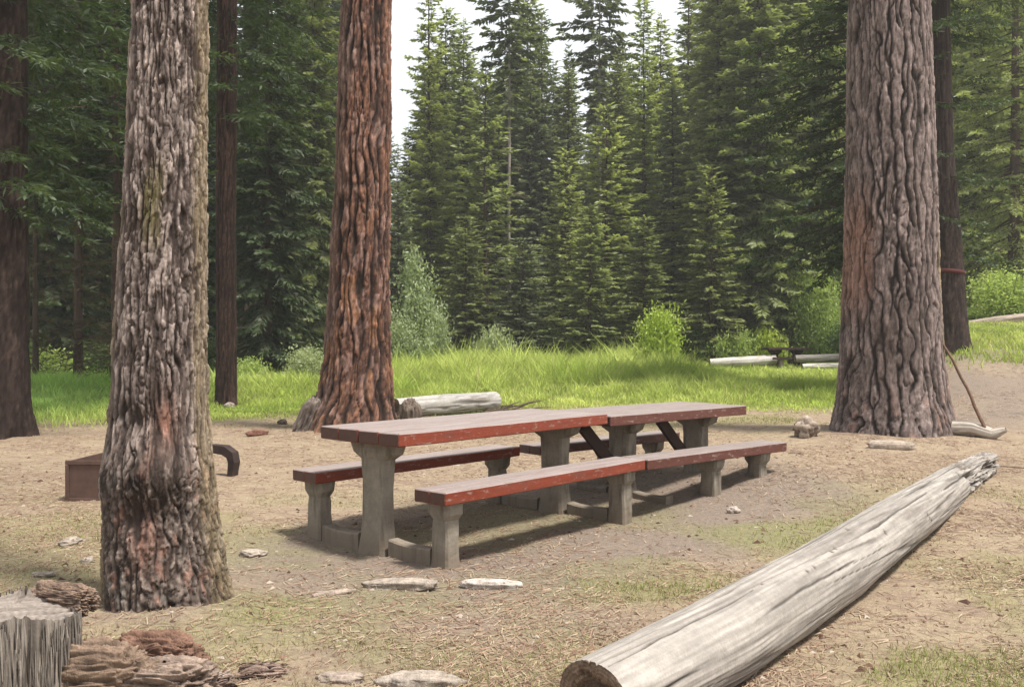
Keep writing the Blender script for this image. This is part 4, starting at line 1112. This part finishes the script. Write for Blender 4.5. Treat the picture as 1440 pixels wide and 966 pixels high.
# grey cut stump, bottom left
def stump(label, x, y, rad, h, seed, pal, toppal, jag=.05, flare=.2):
    t = thing('stump', label, 'stump', (x, y, zb(x, y)))
    nth = 420; zs = np.linspace(-.15, h, 70); th = np.linspace(0, 2 * np.pi, nth, endpoint=False)
    TH, Z = np.meshgrid(th, zs); cu, cv = np.cos(TH), np.sin(TH)
    RR = rad * (1 + flare * np.exp(-np.maximum(Z, 0) / .15) * (1 + .6 * vnoise(cu * 3, cv * 3, Z, seed)) + .10 * vnoise(cu * 2, cv * 2, Z * 2, seed + 1) + .05 * vnoise(cu * 5, cv * 5, Z * 2, seed + 21))
    gr = fbm(cu * 12, cv * 12, Z * 5.0, 5, seed + 2); cr = ss(.10, .02, np.abs(vnoise(cu * 6, cv * 6, Z * 1.6, seed + 3))) * ss(-.2, .3, vnoise(cu * 3, cv * 3, Z * 2, seed + 12))
    fib = fbm(cu * 38, cv * 38, Z * 4, 4, seed + 17)
    RD = RR + .016 * fib + .012 * gr - .022 * cr + .014 * fbm(cu * 30, cv * 30, Z * 9, 3, seed + 15)
    top = h + jag * vnoise(np.cos(th) * 1.3, np.sin(th) * 1.3, 0 * th, seed + 5) * 1.0 + .22 * jag * fbm(np.cos(th) * 20, np.sin(th) * 20, 0 * th, 3, seed + 6)
    ZZ = Z * (1 + (top / h - 1)[None] * ss(.5 * h, h, Z))
    V = np.stack([RD * cu, RD * cv, ZZ], -1)
    col = lerp(pal[0], pal[1], np.clip(.5 + .65 * fib + .5 * gr + .5 * vnoise(cu * 4, cv * 4, Z * 3, seed + 9), 0, 1)); k = cr * .8
    col = col * (1 - k[..., None]) + np.array((.06, .048, .04)) * k[..., None]
    m = nth; i = np.arange(len(zs) - 1)[:, None] * m; j = np.arange(m)[None]; j2 = (j + 1) % m
    Q = np.stack([i + j, i + j2, i + m + j2, i + m + j], -1).reshape(-1, 4)
    rr_ = np.random.default_rng(seed); mbf = MB()
    for q in range(1500):                              # weathered fibres standing off the side
        t_ = rr_.uniform(0, 2 * np.pi); k_ = int(t_ / (2 * np.pi) * nth) % nth; ra = RD[40, k_] + rr_.uniform(-.004, .010)
        za = rr_.uniform(-.05, h * .75); zb_ = min(za + rr_.uniform(.06, .30), top[k_] + rr_.uniform(-.03, .012)); w_ = rr_.uniform(.0015, .006)
        if zb_ - za < .03: continue
        ce = np.array((math.cos(t_), math.sin(t_), 0)); tg = np.array((-math.sin(t_), math.cos(t_), 0)); p0 = ce * (ra - .004); tw_ = tg * rr_.normal(0, .008)
        P_ = [p0 + np.array((0, 0, za)), p0 + ce * .004 + tw_ * .5 + np.array((0, 0, (za + zb_) / 2)), p0 + ce * rr_.uniform(-.002, .008) + tw_ + np.array((0, 0, zb_))]
        an = np.arange(5) / 5 * 6.283; rg = np.cos(an)[:, None] * tg * w_ + np.sin(an)[:, None] * ce * w_ * .6
        mbf.loft(np.array([P_[0] + rg * .5, P_[1] + rg, P_[2] + rg * .5]), True, lerp(np.array(pal[0]), np.array(pal[1]), np.array(rr_.random())) * rr_.uniform(.55, 1.15))
    obj('side_fibres', mbf.mesh('side_fibres', M_wood), t)
    obj('stump_side', mesh('stump_side', V.reshape(-1, 3), Q, None, M_wood, True, col.reshape(-1, 3)), t)
    ring = V[-1]; rings = []; cl = []
    for f in np.linspace(1, .04, 40):
        p = ring * [f, f, 1]; n_ = fbm(p[:, 0] * 9 + p[:, 1] * 3, p[:, 1] * 26 - p[:, 0] * 8, 0 * th, 5, seed + 8)
        p[:, 2] = h - .01 + (ring[:, 2] - h + .01) * max(0, (f - .72) / .28) ** 1.3 + (.016 * n_ - .012 * ss(.10, .0, np.abs(vnoise(np.cos(th) * 4, np.sin(th) * 4, 0 * th, seed + 33))) * f) * (f < .98); rings.append(p)
        lay = .5 + .5 * np.sin(f * 60 + 2 * n_); cl.append(lerp(toppal[0], toppal[1], np.clip(.35 * lay + .3 + .8 * n_, 0, 1)))
    rings = np.array(rings); kf = len(rings); VV = np.concatenate([rings.reshape(-1, 3), [rings[-1].mean(0)]])
    i = np.arange(kf - 1)[:, None] * m; Qc = np.stack([i + j, i + j2, i + m + j2, i + m + j], -1).reshape(-1, 4)
    a_ = (kf - 1) * m + np.arange(m); Tc = np.stack([a_, (kf - 1) * m + (np.arange(m) + 1) % m, np.full(m, kf * m)], -1)
    obj('stump_top', mesh('stump_top', VV, Qc, Tc, M_wood, True, np.concatenate([np.concatenate(cl), [toppal[0]]])), t)
    return t


stump('weathered grey cut stump in the bottom left corner', -1.93, 3.42, .28, .36, 601, ((.085, .07, .058), (.29, .25, .215)), ((.10, .08, .068), (.27, .23, .20)), .06)


def bundle(name, label, x, y, size, seed, pal, n, axis='z', rz=0.0, z0=-.05, thin=1.0):
    """broken fibrous wood: a packed bundle of thin splintered strands of unequal length"""
    r = np.random.default_rng(seed); t = MB(); ax = {'z': np.array([0, 0, 1.0]), 'x': np.array([1.0, 0, 0])}[axis]
    for i in range(n):
        q = r.uniform(-1, 1, 2); q *= min(1, 1 / (abs(np.linalg.norm(q)) + 1e-6))
        w1, w2 = r.gamma(2.0, .0022) + .0015, r.uniform(.0012, .004)
        lowf = .5 + .5 * vnoise(q[0] * 2.2, q[1] * 2.2, 0, seed)
        if axis == 'z':
            p0 = np.array([q[0] * size[0], q[1] * size[1], z0]); ln = size[2] * (.50 + .5 * lowf) * r.uniform(.55, 1.06) * (1 - .45 * np.hypot(*q) ** 2) - z0
        else:
            ln = size[0] * r.uniform(.25, .9); zc_ = size[2] * (1 - .8 * q[0] ** 2) * r.uniform(.2, .95) * (.5 + .5 * lowf)
            p0 = np.array([-ln / 2 + r.uniform(-.6, .6) * size[0], q[0] * size[1], zc_])
        d = ax + r.normal(0, .11, 3); d /= np.linalg.norm(d); s1 = np.cross(d, r.normal(0, 1, 3)); s1 /= np.linalg.norm(s1); s2 = np.cross(d, s1)
        an = np.arange(6) / 6 * 6.283; rg = np.cos(an)[:, None] * s1 * w1 + np.sin(an)[:, None] * s2 * w2
        bow = r.normal(0, .006, 3)
        t.loft(np.array([p0 + rg * .7, p0 + d * ln * .35 + bow + rg, p0 + d * ln * .75 + bow + rg * r.uniform(.6, 1), p0 + d * ln + rg * r.uniform(.15, .8)]), True, np.array(pal[r.integers(0, len(pal))]) * r.uniform(.65, 1.3))
    th = np.linspace(0, 2 * np.pi, 110, endpoint=False); rings = []; cc = []
    for f in np.linspace(0, 1, 46):
        rad_ = (1 - f ** 3.0) ** .5 * (1.0 + .25 * fbm(np.cos(th) * 14, np.sin(th) * 14, f * 2 + 0 * th, 4, seed + 13) + .5 * fbm(np.cos(th) * 2.5, np.sin(th) * 2.5, f * (2 if axis == 'z' else 4) + 0 * th, 4, seed + 3)) + .02
        zz = size[2] * f * (1 + .75 * fbm(np.cos(th) * rad_ * 5, np.sin(th) * rad_ * 5, 0 * th, 5, seed + 4)) - .05
        rings.append(np.stack([np.cos(th) * rad_ * size[0], np.sin(th) * rad_ * size[1], zz], -1))
        cc.append(lerp(np.array(pal[2]), np.array(pal[0]), np.clip(.45 + 1.2 * fbm(np.cos(th) * 9, np.sin(th) * 9, f * 4 + 0 * th, 3, seed + 5), 0, 1)))
    t.loft(np.array(rings), True, np.concatenate(cc + [np.array([pal[2], pal[2]])]))
    return tag(obj(name, t.mesh(name, M_rot), None, (x, y, zb(x, y)), (0, 0, rz)), label, 'rotten wood')


BRN = [(.12, .078, .055), (.20, .135, .095), (.07, .045, .034), (.27, .20, .15)]; RDB = [(.13, .062, .042), (.20, .105, .07), (.07, .038, .028), (.26, .165, .12), (.33, .26, .21)]
LOW = [(.17, .115, .09), (.25, .18, .145), (.09, .06, .048), (.33, .265, .22)]
for (x_, y_, sz, sd_, pal_, rz_, lb_, gr_) in (
    (-1.55, 3.47, (.20, .10, .15), 611, ((.060, .040, .031), (.235, .165, .120)), .2, 'layered brown piece of rotten wood lying against the grey cut stump', (.7, 2.6, 3.2)),
    (-1.43, 3.68, (.20, .09, .12), 612, ((.055, .030, .023), (.225, .130, .092)), -.2, 'shorter red brown crumbling rotten wood below the grey trunk', (.7, 2.6, 3.2)),
    (-1.32, 3.52, (.17, .11, .095), 613, ((.075, .052, .042), (.30, .225, .180)), .1, 'low ragged strip of reddish grey rotten wood at the bottom edge', (.8, 2.6, 3.2)),
    (-1.76, 3.66, (.13, .04, .055), 77, ((.055, .037, .029), (.25, .175, .13)), -.3, 'jagged brown slab of broken wood at the back of the grey cut stump', (.7, 2.6, 2.6))):
    lump('rotten_wood', lb_, 'rotten wood', x_, y_, sz, sd_, pal_, M_rot, z=(zb(x_, y_) if sd_ != 77 else .30), rz=rz_, rough=.64, sub=(200, 130), grain=gr_, sink=.2 if sd_ != 77 else .1)
bundle('rotten_wood', 'small flat scatter of dark rotten splinters right of the ragged strip', -1.02, 3.80, (.12, .06, .04), 615, LOW[:3], 150, axis='x', rz=.15)
bundle('rotten_wood', 'loose splinters lying in front of the red brown crumbling wood', -1.20, 3.66, (.12, .09, .05), 617, LOW, 220, axis='x', rz=.5)
PST = ((.235, .19, .155), (.37, .315, .265)); DST = ((.20, .155, .125), (.36, .29, .24))
x, y = gp(592, 963); lump('bark_slab', 'pale flaking wood slab at the bottom edge left of the long log end', 'bark', x, y, (.14, .05, .032), 631, PST, M_rot, rough=.5, grain=(1, 4, 1))
x, y = gp(480, 960); lump('bark_slab', 'brown bark slab at the bottom edge left of the pale slab', 'bark', x, y, (.09, .04, .02), 633, DST, M_rot, rough=.5, grain=(1, 4, 1))
x, y = gp(562, 822); lump('bark_strip', 'pale pinkish wood strip in the dirt in front of the near bench', 'bark', x, y, (.18, .055, .035), 635, PST, M_rot, rough=.5, rz=.05, grain=(1, 3, 1))
x, y = gp(688, 820); lump('bark_strip', 'grey wood strip in the dirt right of the pale pinkish strip', 'bark', x, y, (.155, .05, .03), 637, ((.28, .24, .21), (.52, .46, .41)), M_rot, rough=.5, rz=-.05, grain=(1, 3, 1))
x, y = gp(470, 832); lump('root', 'thin exposed root left of the pale pinkish strip', 'root', x, y, (.13, .02, .018), 639, DST, M_rot, rough=.4, rz=.5, grain=(1, 3, 1))
x, y = gp(100, 766); lump('wood_chip', 'curved pale wood chip in the dirt left of the grey trunk', 'wood chip', x, y, (.07, .09, .03), 641, PST, M_rot, rough=.5)
x, y = gp(122, 792); lump('wood_chip', 'tiny pale wood chip just below the curved chip', 'wood chip', x, y, (.04, .05, .02), 642, PST, M_rot, rough=.5)
x, y = gp(60, 812); lump('stone', 'small pale stone in the dirt above the grey stump', 'stone', x, y, (.06, .04, .02), 643, PST, M_stone)
x, y = gp(355, 775); lump('stone', 'pale flat stone in the dirt left of the far bench post', 'stone', x, y, (.09, .06, .03), 645, PST, M_stone)
x, y = gp(362, 612); lump('wood_chunk', 'short reddish brown piece of wood left of the orange trunk base', 'wood chunk', x, y, (.16, .05, .06), 647, ((.13, .06, .045), (.20, .10, .07)), M_rot, rz=.35, rough=.3)
x, y = gp(330, 572); lump('stone', 'white stone at the foot of the thin red brown trunk', 'stone', x, y - .35, (.12, .1, .09), 649, PST, M_stone)
x, y = gp(397, 597); lump('stone', 'small dark stone left of the old grey stump', 'stone', x, y, (.09, .08, .05), 650, ((.08, .06, .05), (.13, .1, .08)), M_stone)
x, y = gp(1133, 617); lump('stump_chunk', 'rounded dark wood lump lying left of the thickest trunk', 'wood chunk', x, y, (.185, .16, .18), 651, ((.12, .085, .065), (.38, .31, .25)), M_rot, rough=.45)
x, y = gp(1255, 632); lump('bark_slab', 'curved bark slab on the dirt in front of the thickest trunk', 'bark', x, y, (.29, .10, .07), 653, ((.20, .16, .13), (.40, .33, .27)), M_rot, rough=.35, rz=-.15, grain=(.8, 3, 1))
x, y = gp(1117, 650); lump('wood_chip', 'dark wood chip on the dirt right of the far bench end', 'wood chip', x, y, (.09, .03, .02), 655, ((.10, .07, .06), (.2, .15, .12)), M_rot)
x, y = gp(1025, 664); lump('stone', 'small pale stone in the shade under the second bench', 'stone', wx(968, 9.2), 7.3, (.05, .04, .035), 657, ((.3, .25, .22), (.45, .38, .33)), M_stone)
# old weathered stump leaning on the orange trunk
o = lump('root_stump', 'old dark grey root mass sloping against the left foot of the orange trunk', 'stump', wx(433, 13.6), 13.70, (.17, .24, .40), 661, ((.07, .054, .045), (.215, .175, .150)), M_rot, rough=.5, sub=(96, 64), grain=(4, 4, .6), sink=.36)
o.rotation_euler = (0, .42, 0)
lump('root_stump', 'dark broken stub at the near end of the whitish log', 'stump', wx(577, 16.0), 16.0, (.15, .14, .21), 663, ((.06, .042, .035), (.20, .155, .125)), M_rot, rough=.5, sub=(60, 40), grain=(3, 3, .7), sink=.25)
# low twigs beside the whitish log
mb = MB(); r = np.random.default_rng(5)
for i in range(16):
    p = np.array([wx(712, 17.6) + r.normal(0, .35), 17.6 + r.normal(0, .2), .06]); a = r.uniform(-.7, .7); l = r.uniform(.25, .6)
    p[2] += zb(p[0], p[1]); d = np.array([math.cos(a), math.sin(a), r.uniform(-.1, .4)])
    mb.tube([p, p + d * l * .5 + [0, 0, .03], p + d * l], [.02, .014, .006], 5, np.array((.25, .19, .14)) * r.uniform(.5, 1.1))
tag(obj('dead_branches', mb.mesh('dead_branches', M_rot)), 'tangle of dead twigs at the right end of the whitish log', 'branches')

# stick leaning on the thickest trunk, broken limb at its foot
mb = MB(); Ys = 12.6
a = np.array((wx(1388, Ys), Ys, .10)); b = np.array((wx(1318, 13.1), 13.1, wz(470, 13.1))); s = np.linspace(0, 1, 12)
pts = a + (b - a) * s[:, None]; pts[:, 0] += .04 * np.sin(s * 3.1) + .008 * np.sin(s * 19)
mb.tube(pts, np.linspace(.026, .015, 12), 7, (.16, .10, .07))
tag(obj('stick', mb.mesh('stick', M_rot, True)), 'long thin brown stick leaning against the right side of the thickest trunk', 'stick')
make_log('broken pale limb on the ground at the right foot of the thickest trunk', [(wx(1340, 12.9), 12.9, .16), (wx(1368, 12.75), 12.75, .17), (wx(1395, 12.6), 12.6, .10), (wx(1415, 12.5), 12.5, .17)], [.10, .09, .08, .035], 70, 40, 541,
         ((.30, .25, .21), (.50, .45, .39), (.14, .10, .075)), name='broken_limb', hollow=False)
mb = MB(); p = gp(1400, 668)
mb.tube([(p[0] - .25, p[1] + .1, zb(*p) + .05), (p[0] + .1, p[1], zb(*p) + .06), (p[0] + .7, p[1] - .25, zb(*p) + .03)], [.012, .010, .005], 6, (.28, .21, .16))
tag(obj('twig', mb.mesh('twig', M_rot, True)), 'thin dry twig on the ground beyond the far end of the long log', 'twig')

# fire box behind the left trunk
fx, fy = gp(94, 705)
t = thing('fire_box', 'rusty steel fire box standing on the dirt behind the left trunk', 'fire box', (fx, fy, zb(fx, fy)), -.05)
w, dpt, hh, tk = .72, .75, .345, .012


def panel(x0, x1, y0, y1, z0=-.03, z1=hh):
    m = MB(); m.plank(x0, x1, y0, y1, z0, z1, .003, 8, .001); return m


for nm, q in (('front_panel', (0, w, 0, tk)), ('side_panel', (0, tk, tk + .003, dpt)), ('side_panel', (w - tk, w, tk + .003, dpt)), ('back_panel', (tk + .003, w - tk - .003, dpt - tk, dpt))):
    obj(nm, panel(*q).mesh(nm, M_rust), t)
for nm, (x0, x1, y0, y1) in (('rim', (-.012, w + .012, -.012, -.002)), ):
    m = MB(); m.plank(x0, x1, y0, y1, hh - .03, hh + .006, .003, 6, .001); obj(nm, m.mesh(nm, M_rust), t)
    m = MB(); m.plank(x0, x0 + .03, y0 - .001, y1 - .001, -.03, hh - .032, .003, 6, .001); obj('corner_strip', m.mesh('corner_strip', M_rust), t)
    m = MB(); m.plank(x0 + .033, x1, y0 - .001, y1 - .001, -.03, .03, .003, 6, .001); obj('base_strip', m.mesh('base_strip', M_rust), t)
# blackened bent grate stand to the right of the trunk
sx, sy = gp(329, 668)
t = thing('grate_stand', 'blackened bent metal grate stand showing to the right of the left trunk', 'grate', (sx, sy, zb(sx, sy)), -.3)
m = MB(); path = np.array([(-.62, .235), (-.45, .262), (-.25, .275), (-.10, .262), (-.02, .215), (.0, .14), (-.012, .06), (-.02, -.03)])
dd = np.gradient(path, axis=0); dd /= np.linalg.norm(dd, axis=1)[:, None]; nn = np.stack([-dd[:, 1], dd[:, 0]], -1)
hw = np.array([.030, .034, .040, .046, .044, .036, .030, .028])[:, None]
rings = [np.array([(*(p - n * h_), -.055), (*(p + n * h_), -.055), (*(p + n * h_), .055), (*(p - n * h_), .055)])[:, [0, 2, 1]] for p, n, h_ in zip(path, nn, hw)]
m.loft(rings); obj('arched_plate', m.mesh('arched_plate', M_soot), t)
m = MB(); m.tube([(-.60, 0, -.03), (-.60, 0, .205)], [.03, .03], 8); obj('leg', m.mesh('leg', M_soot), t)

# ---------------------------------------------------------------- thin air haze
m, nt, out = new_mat('haze')
v = N(nt, 'ShaderNodeVolumePrincipled', Density=HAZE); v.inputs['Color'].default_value = (.97, .98, .95, 1); v.inputs['Anisotropy'].default_value = 0.2
L(nt, v.outputs[0], out.inputs['Volume'])
mb = MB(); X0, X1, Y0, Y1, Z0, Z1 = -430, 430, -70, 620, -2.0, 36
mb.loft(np.array([[(X0, Y0, z), (X1, Y0, z), (X1, Y1, z), (X0, Y1, z)] for z in (Z0, Z1)]))
hz = obj('haze', mb.mesh('haze', m)); hz['kind'] = 'stuff'; tag(hz, 'thin pale haze in the air between the trees', 'haze')

# ---------------------------------------------------------------- light, sky, camera
EL, AZ = R(66), R(122)                      # high hazy sun beyond the trees, a little to the right
W = bpy.data.worlds.new('World'); S.world = W; W.use_nodes = True
nt = W.node_tree; nt.nodes.clear()
sky = N(nt, 'ShaderNodeTexSky', sky_type='NISHITA', sun_disc=False, sun_elevation=EL, sun_rotation=AZ, air_density=1.0, dust_density=2.0)
tc = N(nt, 'ShaderNodeTexCoord')
nz = N(nt, 'ShaderNodeTexNoise', Scale=1.6, Detail=6.0, Roughness=0.55); L(nt, tc.outputs['Generated'], nz.inputs['Vector'])
cl = mapr(nt, nz.outputs['Fac'], 0.3, 0.7, 0.80, 0.97)
c = mix(nt, cl, sky.outputs[0], (9.2, 9.5, 9.9))      # bright even cloud layer with the blue sky faintly behind it
bg = N(nt, 'ShaderNodeBackground', Strength=0.088); L(nt, c, bg.inputs[0])
out = N(nt, 'ShaderNodeOutputWorld'); L(nt, bg.outputs[0], out.inputs[0])

sl = bpy.data.lights.new('sun', 'SUN'); sl.energy = 5.0; sl.angle = R(9); sl.color = (1, .95, .87)
so = bpy.data.objects.new('sun', sl); C.objects.link(so)
d = Vector((math.sin(AZ) * math.cos(EL), math.cos(AZ) * math.cos(EL), math.sin(EL)))
so.rotation_euler = d.to_track_quat('Z', 'Y').to_euler(); so.location = (0, 0, 40)

cam = bpy.data.cameras.new('camera'); co = bpy.data.objects.new('camera', cam); C.objects.link(co)
co.location = (0, 0, H); co.rotation_euler = (R(90) - math.atan((483 - YH) / F), 0, 0)
cam.sensor_width = 36; cam.lens = 36 * F / 1440; cam.clip_end = 2000; cam.clip_start = .05
S.camera = co

S.render.engine = 'CYCLES'
S.cycles.max_bounces = 6; S.cycles.diffuse_bounces = 3; S.cycles.transmission_bounces = 4
S.view_settings.view_transform = 'Standard'; S.view_settings.look = 'None'; S.view_settings.gamma = 1
S.view_settings.use_curve_mapping = False
S.view_settings.exposure = 0.50
